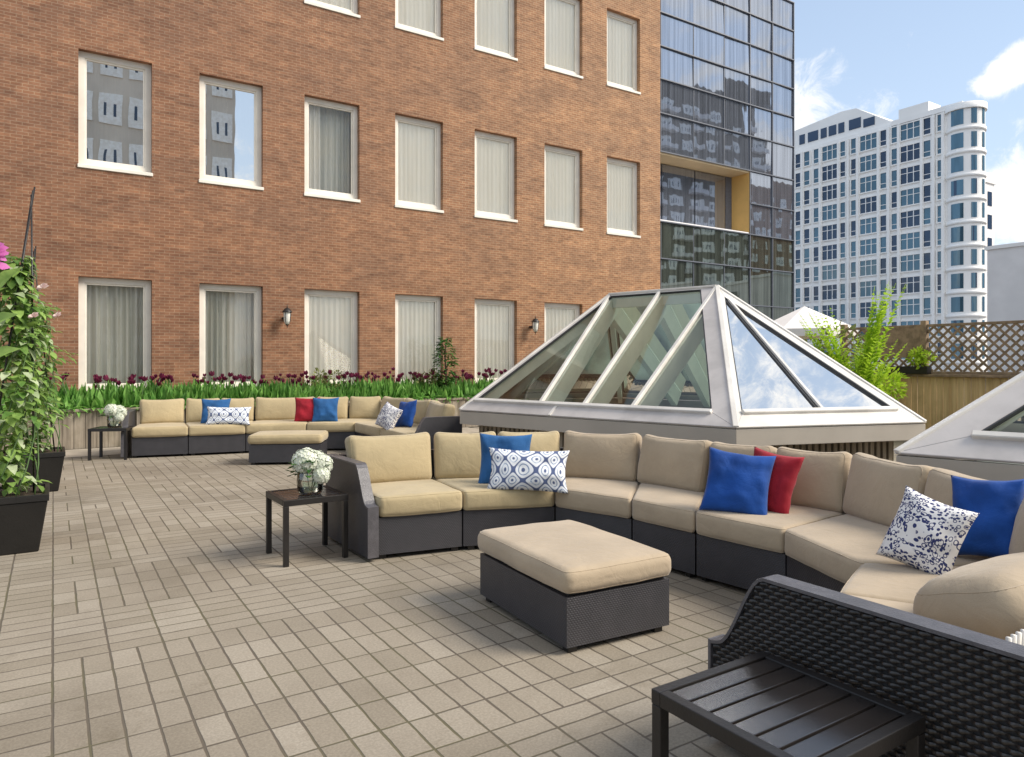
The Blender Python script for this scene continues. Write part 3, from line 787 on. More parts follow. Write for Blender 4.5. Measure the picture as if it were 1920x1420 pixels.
ottoman('small far wicker ottoman with beige cushion in front of the distant sofa', (-3.14, 10.07, 0), R(6), .98, .62, M['cushion_yellow'])

def side_table(label, loc, rz, w_, d_, h=.455, slats=True):
    t = thing('side_table', label, 'side table', loc, rz, 'black slatted side tables')
    b = MB(); x, y, tk, fwd = w_/2, d_/2, .042, .035
    for sy in (-1, 1): b.rng(-x, x, sy*(y-fwd/2)-fwd/2, sy*(y-fwd/2)+fwd/2, h-tk, h)
    for sx in (-1, 1): b.rng(sx*(x-fwd/2)-fwd/2, sx*(x-fwd/2)+fwd/2, -y+fwd+.0005, y-fwd-.0005, h-tk, h)
    b.build('frame', M['black'], t, True, .003, 2)
    n = 6; b = MB(); Y0, Y1 = -y+fwd+.004, y-fwd-.004; p = (Y1-Y0)/n
    for k in range(n): b.rng(-x+fwd+.0007, x-fwd-.0007, Y0+k*p+.0045, Y0+(k+1)*p-.0045, h-.022, h-.003)
    b.build('slat_top', M['slat'], t, True, .003, 2)
    for sx in (-1, 1):
        for sy in (-1, 1):
            MB().box((sx*(x-.0185), sy*(y-.0185), (h-tk-.001)/2), (.035, .035, h-tk-.001)).build('leg', M['black'], t, True, .003, 2)
    return t
side_table('black slatted metal table in the foreground beside the woven sofa arm', (.755, 1.99, 0), R(33), .50, .52)
side_table('black metal table with flowers at the left end of the near sofa', (-1.493, 5.19, 0), R(34), .46, .46)
side_table('small far black table left of the distant sofa', (-5.82, 10.42, 0), R(8), .52, .42)

# ------------------------------------------------------------------ throw pillows
def pillow(label, c, w_, h_, th, yaw, tilt, roll, mat, seed, group='throw pillows', nn=22, wr=.014):
    """c: centre; yaw 0 faces the camera; tilt leans the top away; roll turns it in its own plane"""
    vs = []; fs = []; uvs = []; gv = {}
    for sgn in (1, -1):
        for i in range(nn+1):
            for j in range(nn+1):
                u, v = 2*i/nn-1, 2*j/nn-1
                u = math.copysign(abs(u)**.8, u); v = math.copysign(abs(v)**.8, v)
                if (abs(u) == 1 or abs(v) == 1) and sgn == -1:
                    gv[(sgn, i, j)] = gv[(1, i, j)]; continue
                x = u*w_/2*(1-.10*(1-v*v)); z = v*h_/2*(1-.10*(1-u*u))
                y = -sgn*th/2*((1-u*u)*(1-v*v))**.42
                k = noise.noise(Vector((u*1.7+seed*5, v*1.7, seed+sgn)))*wr*1.5+noise.noise(Vector((u*5+seed*3, v*5, seed)))*wr*.5
                an_ = math.atan2(v, u); q_ = math.hypot(u, v)
                y += k*(1-u*u*v*v) + sgn*.007*math.sin(an_*9+seed)*min(1, q_)**2*(1-max(abs(u), abs(v))**6)*(.5+noise.noise(Vector((an_, seed, 2))))
                vs.append(Vector((x, y, z))); gv[(sgn, i, j)] = len(vs)-1
        for i in range(nn):
            for j in range(nn):
                q = [(i, j), (i+1, j), (i+1, j+1), (i, j+1)]
                if sgn == -1: q.reverse()
                fs.append([gv[(sgn, a, b_)] for a, b_ in q]); uvs.append([(a/nn*w_, b_/nn*h_) for a, b_ in q])
    o = MB().add(vs, fs, 0, True, uvs).build('throw_pillow', mat)
    o.location = c
    o.rotation_euler = (Matrix.Rotation(yaw, 3, 'Z') @ Matrix.Rotation(-tilt, 3, 'X') @ Matrix.Rotation(roll, 3, 'Y')).to_euler()
    return tag(o, label, 'pillow', group)
pillow('blue pillow half hidden behind the lattice print pillow on the near sofa', (-.055, 5.60, .635), .42, .42, .13, R(-3), R(14), R(1), M['teal'], 1)
pillow('oblong white pillow with blue lattice print on the near sofa', (.122, 5.40, .585), .62, .33, .14, R(-3), R(20), R(2), M['ogee'], 2)
pillow('cobalt blue pillow left of the red pillow on the near sofa', (1.440, 4.56, .630), .42, .43, .15, R(-22), R(24), R(6), M['blue'], 3)
pillow('crimson pillow tucked behind a cobalt blue pillow on the near sofa', (1.665, 4.60, .625), .36, .42, .14, R(-50), R(18), R(6), M['red'], 4)
pillow('white pillow with navy spots and rings at the near end of the sofa', (1.90, 3.28, .610), .32, .36, .20, R(-46), R(18), R(16), M['spots'], 5)
pillow('deep blue pillow behind the navy spotted pillow on the near sofa', (2.27, 3.42, .655), .32, .40, .14, R(-52), R(16), R(-4), M['blue'], 6)
pillow('small faded blue pillow at the left on the far sofa', (-4.64, 11.18, .63), .44, .42, .13, R(12), R(16), 0, M['teal'], 7)
pillow('small oblong pale blue patterned pillow at the left on the far sofa', (-4.36, 10.98, .58), .66, .30, .13, R(12), R(22), R(1), M['ogee'], 8)
pillow('small red pillow on the far sofa', (-3.30, 11.50, .635), .40, .42, .13, R(8), R(16), 0, M['red'], 9)
pillow('small blue pillow right of the red one on the far sofa', (-3.00, 11.48, .635), .42, .42, .13, R(6), R(16), 0, M['teal'], 10)
pillow('small round looking white spotted pillow at the right on the far sofa', (-1.78, 10.30, .61), .40, .38, .17, R(-38), R(22), R(18), M['spots'], 11)
pillow('small dark blue pillow behind the white one at the right on the far sofa', (-1.56, 10.50, .64), .44, .42, .14, R(-50), R(18), R(-6), M['blue'], 12)

# ------------------------------------------------------------------ vases of hydrangeas
def vase_of_flowers(x, y, z, k, lab_v, lab_f):
    t = thing('glass_vase', lab_v, 'vase', (x, y, z), 0, 'glass vases on the side tables')
    MB().lathe([(.001, .002), (.085*k, .002), (.098*k, .03*k), (.105*k, .10*k), (.097*k, .17*k), (.094*k, .175*k), (.090*k, .17*k), (.097*k, .10*k), (.090*k, .03*k), (.078*k, .012*k), (.001, .012*k)], (0, 0, 0), 28).build('vessel', M['vase'], t, True)
    MB().lathe([(.001, .014*k), (.074*k, .014*k), (.088*k, .035*k), (.094*k, .09*k), (.001, .09*k)], (0, 0, 0), 24).build('water', M['water'], t, True)
    f = thing('hydrangea_bouquet', lab_f, 'flowers', (x, y, z), 0, 'white hydrangeas in vases')
    hs = [(-.03, -.02, .255, .105), (.085, .02, .225, .085), (.02, .09, .24, .09), (.10, -.05, .15, .065)]
    b = MB()
    for hx, hy, hz, r in hs: b.tube([(hx*.2*k, hy*.2*k, .03*k), (hx*.6*k, hy*.6*k, .13*k), (hx*k, hy*k, hz*k)], .005*k, 5)
    b.build('stems', M['stem'], f, True)
    for hx, hy, hz, r in hs:
        b = MB(); c = Vector((hx, hy, hz))*k; r *= k
        n = int(150 if k > .9 else 60)
        for i in range(n):
            zz = 1-1.75*(i+.5)/n; a = i*2.39996; q = math.sqrt(max(0, 1-zz*zz))
            v = Vector((q*math.cos(a), q*math.sin(a), zz)); p = c+v*r*random.uniform(.88, 1.04)
            e1 = v.cross(Vector((.2, .3, .9))).normalized(); e2 = v.cross(e1); ro = random.uniform(0, 1.5)
            for m_ in range(4):
                an = ro+m_*math.pi/2; dd = e1*math.cos(an)+e2*math.sin(an)
                b.leaf(p, dd+v*.25, v, .020*k*random.uniform(.85, 1.2), .019*k, 0, .1, .1)
        MBc = MB().lathe([(.001, -r*.75), (r*.6, -r*.55), (r*.85, 0), (r*.6, r*.6), (.001, r*.85)], tuple(c), 12)
        b.v += MBc.v; off = len(b.v)-len(MBc.v)
        for ff in MBc.f: b.f.append([i+off for i in ff]); b.m.append(0); b.sm.append(True)
        b.build('flower_head', M['hydrangea'], f, True)
    b = MB()
    for i in range(34):
        a = random.uniform(0, 6.28); q = random.uniform(.03, .10)*k
        if i < 10: a = math.pi+random.uniform(-.7, .5); q = random.uniform(.08, .13)*k
        b.leaf((q*math.cos(a), q*math.sin(a), random.uniform(.14, .25)*k), (math.cos(a), math.sin(a), random.uniform(-.2, .8)), (0, 0, 1), random.uniform(.07, .11)*k, random.uniform(.04, .06)*k, 0)
    b.build('leaves', M['dark_leaf'], f, True)
vase_of_flowers(-1.455, 5.15, .4555, .91, 'squat clear glass vase on the table beside the near sofa', 'white hydrangeas with dark leaves in the vase by the near sofa')
vase_of_flowers(-5.80, 10.42, .4555, .95, 'small far glass vase on the table by the distant sofa', 'small far white hydrangeas in the vase by the distant sofa')

# ------------------------------------------------------------------ skylights
def inset_poly(pts, widths):
    """planar polygon inset by a width per edge, returns points and the plane normal"""
    n = (pts[1]-pts[0]).cross(pts[2]-pts[1]).normalized(); k = len(pts)
    e1 = (pts[1]-pts[0]).normalized(); e2 = n.cross(e1); o = pts[0]
    P = [((p-o).dot(e1), (p-o).dot(e2)) for p in pts]; ln = []
    for i in range(k):
        a, b_ = P[i], P[(i+1) % k]; dx, dy = b_[0]-a[0], b_[1]-a[1]; l = math.hypot(dx, dy)
        nx, ny = -dy/l, dx/l; ln.append((a[0]+nx*widths[i], a[1]+ny*widths[i], dx/l, dy/l))
    out = []
    for i in range(k):
        x1, y1, dx1, dy1 = ln[i-1]; x2, y2, dx2, dy2 = ln[i]
        dt = dx1*dy2-dy1*dx2; t_ = ((x2-x1)*dy2-(y2-y1)*dx2)/dt
        out.append(o+e1*(x1+dx1*t_)+e2*(y1+dy1*t_))
    return out, n
def skylight(label, poly, zb, zt, P, Q, faces, loc):
    """poly: eave corners (ccw); faces: list of (points as keys, inset widths, mullions)"""
    t = thing('skylight', label, 'skylight', loc, 0, 'glass hip skylights')
    n = len(poly); cen = sum((Vector((p[0], p[1], 0)) for p in poly), Vector())/n
    K = {chr(97+i): Vector((p[0], p[1], zt)) for i, p in enumerate(poly)}; K['P'] = Vector(P); K['Q'] = Vector(Q)
    def shr(k_): return [cen+(Vector((p[0], p[1], 0))-cen)*k_ for p in poly]
    # fascia: four-sided gutter board, one per side
    o1 = shr(1.0); i1 = shr(.955)
    for i in range(n):
        j = (i+1) % n
        MB().prism([o1[i], o1[j], i1[j], i1[i]], zb, zt-.004).build('fascia', M['fascia'], t, False, .006, 2)
    # slatted curb below
    o2 = shr(.90); b = MB(); bk = MB().prism(shr(.885), .0, zb-.001)
    for i in range(n):
        p, q = o2[i], o2[(i+1) % n]; L = (q-p).length; m_ = int(L/.075); d = (q-p)/L
        for k in range(m_):
            c_ = p+d*(L*(k+.5)/m_); b.box((c_.x, c_.y, zb/2), (.045, .05, zb-.004), math.atan2(d.y, d.x))
    sl_ = b.build('slatted_curb', M['slatwood'], t)
    bk.build('curb_backing', M['dark'], sl_)
    MB().prism(shr(.86), zb, zb+.02).build('shaft_floor', M['shaft'], t)
    for keys, wd, mulls in faces:
        pts = [K[k_] for k_ in keys]; ip, nn = inset_poly(pts, wd)
        if nn.z < 0: nn = -nn
        # frame ring split per edge
        for i in range(len(pts)):
            j = (i+1) % len(pts)
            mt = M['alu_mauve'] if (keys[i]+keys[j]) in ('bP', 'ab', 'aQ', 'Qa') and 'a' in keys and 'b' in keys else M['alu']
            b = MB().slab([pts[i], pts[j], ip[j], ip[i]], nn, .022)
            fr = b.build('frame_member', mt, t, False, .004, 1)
        g_, _ = inset_poly(ip, [-.012]*len(ip))
        gp = MB(); gp.add([p-nn*.006 for p in ip], [tuple(range(len(ip)))]); gp.build('glass_pane', {'bcP': M['sky_pane_bright'], 'deQP': M['sky_pane_dark'], 'efQ': M['sky_pane_dark'], 'faQ': M['sky_pane_dark']}.get(keys, M['sky_pane']), t)
        if keys in ('abPQ', 'bcP'):
            MB().beam(ip[0]+nn*.030, ip[1]+nn*.030, .05, .05, nn).build('sill_bar', M['alu'], t, False, .006, 1)
        if keys == 'abPQ':
            sp0 = pts[0].lerp(pts[1], .40); sp1 = ip[0].lerp(ip[1], .415)
            MB().beam(sp0+nn*.026, sp1+nn*.026, .035, .012, nn).build('flashing_seam', M['alu'], t)
        gk = MB()
        for i in range(len(ip)):
            gk.beam(ip[i]+nn*.004, ip[(i+1) % len(ip)]+nn*.004, .022, .03, nn)
        gk.build('gasket', M['alu_dark'], t)
        for (p, q, w_) in mulls:
            p, q = Vector(p), Vector(q)
            bar = MB().beam(p+nn*.012, q+nn*.012, w_, .045, nn).build('glazing_bar', M['alu'], t, False, .004, 1)
            if keys == 'bcP':
                off = Vector((-.034, .008, 0)); MB().beam(p+off+nn*.004, q+off+nn*.004, .035, .03, nn).build('gasket', M['alu_dark'], bar)
            MB().beam(p-nn*.135, q-nn*.135, .10, .24, nn).build('rafter', M['rafter'], bar)
    b = MB().beam(K['P']-Vector((0, 0, .10)), K['Q']-Vector((0, 0, .10)), .09, .16); b.build('ridge_beam', M['rafter'], t)
    MB().beam(K['P']+Vector((0, 0, .018)), K['Q']+Vector((0, 0, .018)), .09, .03).build('ridge_cap', M['alu'], t, False, .006, 1)
    for k_ in [chr(97+i) for i in range(n)]:
        top = K['P'] if (K[k_]-K['P']).length < (K[k_]-K['Q']).length else K['Q']
        MB().beam(K[k_]+Vector((0, 0, .018)), top+Vector((0, 0, .022)), .055, .03).build('hip_cap', M['alu'], t, False, .008, 2)
        a_ = K[k_].lerp(top, .06)-Vector((0, 0, .12)); MB().beam(a_, top-Vector((0, 0, .12)), .07, .14).build('rafter', M['rafter'], t)
    return t
A_, B_, C2 = Vector((-.665, 9.08)), Vector((2.07, 6.60)), Vector((4.17, 7.20))
P_, Q_ = Vector((2.585, 9.0)), Vector((1.39, 10.09)); O_ = (P_+Q_)/2
D_, E_, F_ = 2*O_-A_, 2*O_-B_, 2*O_-C2
ZT, ZB, ZR = .785, .62, 2.345
v3 = lambda p, z: Vector((p.x, p.y, z))
P3, Q3 = v3(P_, ZR), v3(Q_, ZR)
def on_face(e0, e1, t_, top, s_):   # point on a sloping face: t along the eave, s up to top
    return e0.lerp(e1, t_).lerp(top, s_)
a3, b3, c3, d3, e3, f3 = [v3(p, ZT) for p in (A_, B_, C2, D_, E_, F_)]
ed = .085
fl = [on_face(a3, b3, .333, Q3, ed), on_face(a3, b3, .50, P3.lerp(Q3, .5), ed), on_face(a3, b3, .667, P3, ed)]
skylight('large glass skylight with pitched ridge behind the near sofa', [A_, B_, C2, D_, E_, F_], ZB, ZT, P3, Q3, [
    ('abPQ', [.19, .20, .05, .06], [(fl[0], Q3, .045), (fl[1], P3.lerp(Q3, .5), .045), (fl[2], P3, .045)]),
    ('bcP', [.20, .13, .07], [(on_face(b3, c3, .50, P3, .09), P3.lerp(on_face(b3, c3, .5, P3, 0), .12), .036)]),
    ('cdP', [.2, .07, .07], [(on_face(c3, d3, .5, P3, .08), P3, .05)]),
    ('deQP', [.19, .07, .05, .07], [(on_face(e3, d3, .333, Q3, ed), Q3, .045), (on_face(e3, d3, .5, Q3, ed), P3.lerp(Q3, .5), .045), (on_face(e3, d3, .667, P3, ed), P3, .045)]),
    ('efQ', [.2, .07, .07], []), ('faQ', [.2, .07, .07], [])], (1.99, 9.5, 0))
# second skylight at the right edge
U, V_ = Vector((.743, -.669)), Vector((.669, .743)); A5 = Vector((2.56, 4.76))
q5 = [A5, A5+U*3.7, A5+U*3.7+V_*2.1, A5+V_*2.1]
P5, Q5 = v3(A5+U*2.65+V_*1.05, 1.64), v3(A5+U*1.05+V_*1.05, 1.64)
w5 = [v3(p, ZT) for p in q5]
skylight('second skylight cut off by the right edge behind the sofa back', q5, ZB, ZT, P5, Q5, [
    ('abPQ', [.20, .12, .05, .20], [(w5[0].lerp(w5[1], .55).lerp((P5+Q5)/2, .12), (P5+Q5)/2, .045)]),
    ('bcP', [.2, .1, .1], []), ('cdQP', [.2, .1, .05, .1], []), ('daQ', [.20, .16, .1], [])], (4.0, 4.2, 0))

# ------------------------------------------------------------------ black planters, climbers, stakes
def pot(label, cx, cy):
    t = thing('planter_pot', label, 'planter', (cx, cy, 0), YAW, 'black square planters')
    a, b_, h = .235, .30, .43; b = MB()
    sq = lambda r: [(-r, -r), (r, -r), (r, r), (-r, r)]
    b.prism(sq(a), 0.0, h-.05, 0, sq(b_-.008)); b.build('pot_body', M['pot'], t, True, .012, 3)
    b = MB()
    r0, r1 = b_, b_-.03
    for i in range(4):
        p = sq(r0); q = sq(r1); j = (i+1) % 4; b.prism([p[i], p[j], q[j], q[i]], h-.05, h)
    b.build('rim', M['pot'], t, True, .004, 2)
    MB().prism(sq(r1-.001), h-.049, h-.02).build('soil', M['soil'], t, True)
    return t
pot('black square planter with climbing plants at the left edge', -3.83, 5.36)
pot('black square planter standing behind the nearest planter', -5.26, 7.84)
def stakes(label, cx, cy, top, tip, spread, n=3):
    t = thing('plant_stakes', label, 'plant support', (cx, cy, .41), 0, 'bamboo stakes in the planters')
    for k in range(n):
        a = k*2*math.pi/n+.6; MB().tube([(spread*math.cos(a), spread*math.sin(a), 0), (tip[0]+.012*math.cos(a+2.6), tip[1]+.012*math.sin(a+2.6), top-.41+.03*k)], .0075, 6, 0, .006).build('stake', M['black'], t, True)
    return t
stakes('thin dark stakes tied to a tall point above the nearest planter', -3.83, 5.36, 2.66, (.235, 0), .2)
stakes('thin stakes above the planter standing behind', -5.26, 7.84, 2.62, (.02, 0), .2)
def climber(label, cx, cy, h, n, r0, flowers, lean=.0):
    t = thing('climbing_plant', label, 'plant', (cx, cy, .41), 0, 'climbing plants in the planters')
    b = MB(); st = MB(); H = h-.41
    for k in range(9):
        a = k*.7; pts = []
        for i in range(9):
            u = i/8; rr = r0*(.75-.45*u); pts.append((lean*u+rr*math.cos(a+u*3), rr*math.sin(a+u*3), u*H*random.uniform(.94, 1.0)))
        st.tube(pts, .006, 5, 0, .003)
    st.build('stems', M['stem'], t, True)
    pale = MB()
    for k in range(n):
        u = random.random()**.85; z = u*H
        rr = r0*(.52+1.05*u-1.25*u*u if u < .62 else .69-.95*(u-.62))*1.0*(.85+.3*math.sin(u*17+cx*3)+.2*math.sin(u*41))*random.uniform(.2, 1.15); a = random.uniform(0, 6.28)
        if u < .10: rr *= .8
        p = (lean*u+rr*math.cos(a), rr*math.sin(a), z)
        L = random.uniform(.05, .115); tgt = pale if random.random() < .22 else b
        tgt.leaf(p, (math.cos(a)+random.gauss(0, .4), math.sin(a)+random.gauss(0, .4), random.uniform(-.9, .35)), (math.cos(a)*.4, math.sin(a)*.4, 1), L, L*random.uniform(.55, .8), 0, .2, .3)
    b.build('foliage', M['leaf'], t, True); pale.build('pale_foliage', M['leaf_pale'], t, True)
    for (x, y, z, s_, mt) in flowers:
        f = MB()
        for j in range(7):
            a = j*.9; f.leaf((x, y, z), (math.cos(a), math.sin(a)*.6-.3, .5*math.sin(a*1.3)+.25), (0, -1, .3), s_*random.uniform(.8, 1.1), s_*.7, 0, .2, .2)
        f.build('flower', mt, t, True)
    return t
fl1 = [(.29, -.12, 1.33, .045, M['blush']), (.31, -.05, 1.55, .05, M['blush'])]
climber('leafy climbing plant with blush flowers in the nearest planter', -3.80, 5.36, 2.20, 1120, .29, fl1, .08)
climber('climbing plant in the second black planter half hidden by the first', -5.26, 7.84, 2.05, 1100, .36, [(.33, -.1, 1.5, .05, M['blush'])], .04)
# canna with pink bloom in the near planter
t = thing('flowering_plant', 'tall plant with broad leaves and a magenta bloom at the left edge', 'plant', (-3.80, 5.12, .41))
MB().tube([(0, 0, 0), (.02, 0, .9), (.0, 0, 1.72)], .012, 6, 0, .007).build('stem', M['stem'], t, True)
b = MB()
for (a, z, L, up) in ((.2, 1.42, .34, 1.4), (2.8, 1.3, .36, .9), (-.5, 1.22, .30, .5), (1.2, 1.1, .3, .9), (3.6, 1.05, .34, .6), (-.1, 1.0, .26, .5), (.1, 1.36, .26, 2.2)):
    b.leaf((0.02, 0, z), (math.cos(a), math.sin(a)*.6-.2, up), (0, -1, .5), L, L*.42, 0, .25, .3)
b.build('leaves', M['leaf'], t, True)
b = MB()
for k in range(26):
    a = k*2.4; zz = random.uniform(-.07, .09)
    b.leaf((.09*math.cos(a)*.5+.04, .05*math.sin(a), 1.74+zz), (math.cos(a), math.sin(a), random.uniform(-.2, .8)), (0, -1, .4), .09, .075, 0, .2, .25)
b.build('bloom', M['pink'], t, True)

# ------------------------------------------------------------------ fence at the right (runs along the paving)
FX = 13.5
fe = thing('board_fence', 'brown vertical board fence with a ledge below the lattice panels', 'fence', bw(FX, 6, 0), YAW)
b = MB(); y = -5.0
while y < 4.3:
    b.rng(random.uniform(-.004, .004), .022, y, y+.108, 0, 1.14); y += .115
b.build('boards', M['fence'], fe, True, .004, 1)
MB().rng(-.10, .16, -5, 4.35, 1.142, 1.19).build('ledge', M['lattice'], fe, True, .006, 1)
lt = thing('lattice_screen', 'brown diagonal lattice screen standing on the board fence', 'fence', bw(FX, 6, 1.19), YAW)
for k, y in enumerate((-5.0, -3.1, -.98, .96, 2.55)):
    wp = .24 if k == 2 else .10
    MB().rng(-.06, .06, y-wp/2, y+wp/2, .002, .98 if k != 2 else 1.10).build('post', M['lattice'], lt, True, .006, 1)
def lat(y0, y1, z0, z1, solid=None):
    b = MB(); Wd, Hh = y1-y0, z1-z0; p = .165
    for sgn in (1, -1):
        k = -Hh
        while k < Wd+Hh:
            # line y = y0+k + sgn*s
            ya, yb = (k, k+Hh) if sgn == 1 else (k+Hh, k)
            za, zb_ = 0.0, Hh
            # clip to [0,Wd]
            pts = []
            for tt in (0, 1): pts.append([ya+(yb-ya)*tt, Hh*tt])
            t0, t1 = 0.0, 1.0; dy = yb-ya
            lo, hi_ = sorted(((0-ya)/dy, (Wd-ya)/dy)); t0, t1 = max(t0, lo), min(t1, hi_)
            if t1-t0 > .03:
                xx = -.008*sgn
                b.beam((xx, y0+ya+dy*t0, z0+Hh*t0), (xx, y0+ya+dy*t1, z0+Hh*t1), .040, .010, (1, 0, 0))
            k += p
    if solid: b.rng(-.03, -.02, solid[0], solid[1], solid[2], solid[3])
    b.build('lattice_panel', M['lattice'], lt, True)
    MB().rng(-.025, .025, y0, y1, z1, z1+.05).build('rail', M['lattice'], lt, True, .004, 1)
    MB().rng(-.025, .025, y0, y1, .002, z0).build('rail', M['lattice'], lt, True, .004, 1)
lat(-4.95, -3.15, .05, .90); lat(-3.05, -1.10, .05, .90); lat(-.86, .91, .05, .86); lat(1.01, 2.50, .05, .86, (1.02, 2.1, .30, .86))
bx_ = thing('planter_box', 'dark window box standing on the fence ledge', 'planter', bw(FX-.06, 7.25, 1.19), YAW)
b = MB(); b.rng(-.10, .07, -.42, .42, 0, .13); b.build('trough', M['pot'], bx_, True, .008, 2)
MB().rng(-.09, .06, -.40, .40, .131, .14).build('soil', M['soil'], bx_, True)
shrub('lime_plant', 'lime green bushy plant in the box on the fence ledge', 'plant', bw(FX-.1, 7.02, 1.32), .24, .28, 420, .07, .04, M['lime'], clumps=7)
b = MB(); b.rng(-1.2, 1.6, -2.4, -.75, .985, 1.06); b.rng(-1.25, 1.65, -2.45, -.70, 1.061, 1.085)
rf = thing('shelter_roof', 'dark flat shelter roof beyond the lattice at the right edge', 'shelter', bw(FX+1.6, 6, 1.19), YAW)
b.build('roof_slab', M['mullion'], rf, True)
for yy in (-2.2, -.95): MB().rng(-1.1, -1.02, yy-.04, yy+.04, -1.19, .984).build('post', M['lattice'], rf, True)

# bright feathery plant and shrubs behind the skylight
def frond(b, base, d, L, nl, lw, ll):
    d = Vector(d).normalized(); pts = []; p = Vector(base); v = d.copy()
    for i in range(nl+1):
        pts.append(p.copy()); p = p+v*(L/nl); v = (v+Vector((d.x*.012, d.y*.012, -.010))).normalized()
    b.tube(pts[::3]+[pts[-1]], .007, 4, 0, .002)
    for i in range(2, nl):
        sd_ = (pts[i]-pts[i-1]).cross(Vector((0, 0, 1)))
        sd_ = sd_.normalized() if sd_.length > 1e-3 else Vector((1, 0, 0)); fw_ = (pts[i]-pts[i-1]).normalized()
        q = math.sin(math.pi*min(1, .15+.85*i/nl))
        for s_ in (-1, 1):
            b.leaf(pts[i], sd_*s_*.8+fw_*.75+Vector((random.gauss(0, .25), random.gauss(0, .25), random.gauss(0, .15))), (0, 0, 1), ll*q*random.uniform(.8, 1.2), lw, 0, .1, .3)
pl = Vector((5.78, 12.0, 0)); t = thing('palm_plant', 'bright lime feathery palm rising behind the skylight', 'plant', pl)
MB().lathe([(.001, 0), (.2, 0), (.26, .42), (.24, .42), (.22, .38), (.001, .38)], (0, 0, 0), 20).build('pot', M['pot'], t, True)
b = MB()
for k in range(46):
    a = random.uniform(0, 6.28); ti = random.uniform(.08, .42)
    if k < 14: dv = (.30+random.gauss(0, .10), random.gauss(0, .08), 2.0); L = random.uniform(2.1, 2.5)
    elif k < 25: dv = (-.58+random.gauss(0, .12), random.gauss(0, .08), 2.0); L = random.uniform(1.8, 2.1)
    else: dv = (math.cos(a)*ti, math.sin(a)*ti, 1); L = random.uniform(1.1, 1.65)
    frond(b, (random.gauss(0, .03), random.gauss(0, .03), .38), dv, L, 30, .046, .21)
b.build('fronds', M['lime'], t, True)
shrub('garden_shrub', 'olive green shrub left of the feathery palm', 'shrub', Vector((5.35, 12.4, 0)), .62, 1.75, 1500, .10, .055, M['olive'], M['bark'], z0=.3, clumps=14)
shrub('garden_shrub', 'yellow green shrub half hidden low behind the skylight', 'shrub', Vector((6.4, 12.9, 0)), .55, 1.3, 900, .10, .05, M['lime'], M['bark'], z0=.2, clumps=10)
# white garden umbrella beyond
t = thing('garden_umbrella', 'white canvas umbrella top beyond the shrubs', 'umbrella', (6.55, 16.0, 0))
b = MB(); vs = [(0, 0, 2.66)]+[(1.15*math.cos(k*math.pi/4), 1.15*math.sin(k*math.pi/4), 2.12) for k in range(8)]
b.add(vs, [(0, 1+k, 1+(k+1) % 8) for k in range(8)]); b.add([(p[0], p[1], p[2]) for p in vs[1:]]+[(p[0], p[1], p[2]-.16) for p in vs[1:]], [(k, 8+k, 8+(k+1) % 8, (k+1) % 8) for k in range(8)])
b.build('canopy', M['canvas'], t, True); MB().tube([(0, 0, 0), (0, 0, 2.64)], .025, 8).build('pole', M['alu'], t, True)

# ------------------------------------------------------------------ glass tower
TY = 38.0; tw = thing('glass_tower', 'blue grey glass office tower with ochre recess behind the brick building', 'building', bw(45, TY, 0), YAW)
LX = lambda x: x-45
xsT = [33.8, 37.3, 40.7, 44.1, 47.1, 49.9, 52.7]; zsT = [0, 3, 6, 9, 11.7, 14.2, 16.8, 19.6, 22.1, 24.5, 26.95, 29.4, 31.8]
for i in range(6):
    for j in range(12):
        if j in (4, 5) and i < 4: continue
        x0, x1, z0, z1 = LX(xsT[i])+.03, LX(xsT[i+1])-.03, zsT[j]+.05, zsT[j+1]-.05
        tx, tz = random.gauss(0, .018), random.gauss(0, .012)
        b = MB(); b.add([(x0, -tx-tz, z0), (x1, tx-tz, z0), (x1, tx+tz, z1), (x0, -tx+tz, z1)], [(0, 1, 2, 3)])
        b.build('window_pane', M['tower'] if j >= 4 else M['tower_low'], tw, True)
b = MB()
for z in zsT: b.rng(LX(33.8), LX(47.1) if z == 14.2 else LX(52.7), -.14, .16, z-.038, z+.038) if z != 14.2 else b.rng(LX(47.1), LX(52.7), -.14, .16, z-.038, z+.038)
for x in xsT:
    if x in (37.3, 40.7, 44.1): b.rng(LX(x)-.025, LX(x)+.025, -.04, .15, 0, 11.6); b.rng(LX(x)-.025, LX(x)+.025, -.04, .15, 16.9, 31.8)
    else: b.rng(LX(x)-.035, LX(x)+.035, -.10, .15, 0, 31.8)
b.build('mullion_grid', M['mullion'], tw, True)
b = MB(); b.rng(LX(33.8), LX(52.7), .2, 14, 16.9, 31.7); b.rng(LX(33.8), LX(52.7), .2, 14, 0, 11.62); b.rng(LX(47.16), LX(52.7), .2, 14, 11.62, 16.9); b.rng(LX(33.8), LX(47.1), 2.0, 14, 11.62, 16.9)
b.build('core', M['mullion'], tw, True)
MB().rng(LX(47.0), LX(47.1), -.02, 1.9, 11.7, 16.78).build('recess_side', M['orange'], tw, True)
MB().rng(LX(33.8), LX(46.98), -.02, 1.9, 16.62, 16.8).build('recess_soffit', M['soffit'], tw, True)
MB().rng(LX(33.8), LX(46.98), -.02, 1.9, 11.7, 11.85).build('recess_floor', M['concrete'], tw, True)
b = MB(); b.rng(LX(46.3), LX(46.98), 1.7, 1.75, 11.86, 16.6); b.build('recess_jamb', M['mullion'], tw, True)
for i in range(3):
    x0 = LX(35.5+i*3.6); MB().rng(x0+.05, x0+3.55, 1.72, 1.78, 11.9, 16.55).build('recess_glass', M['tower'], tw, True)

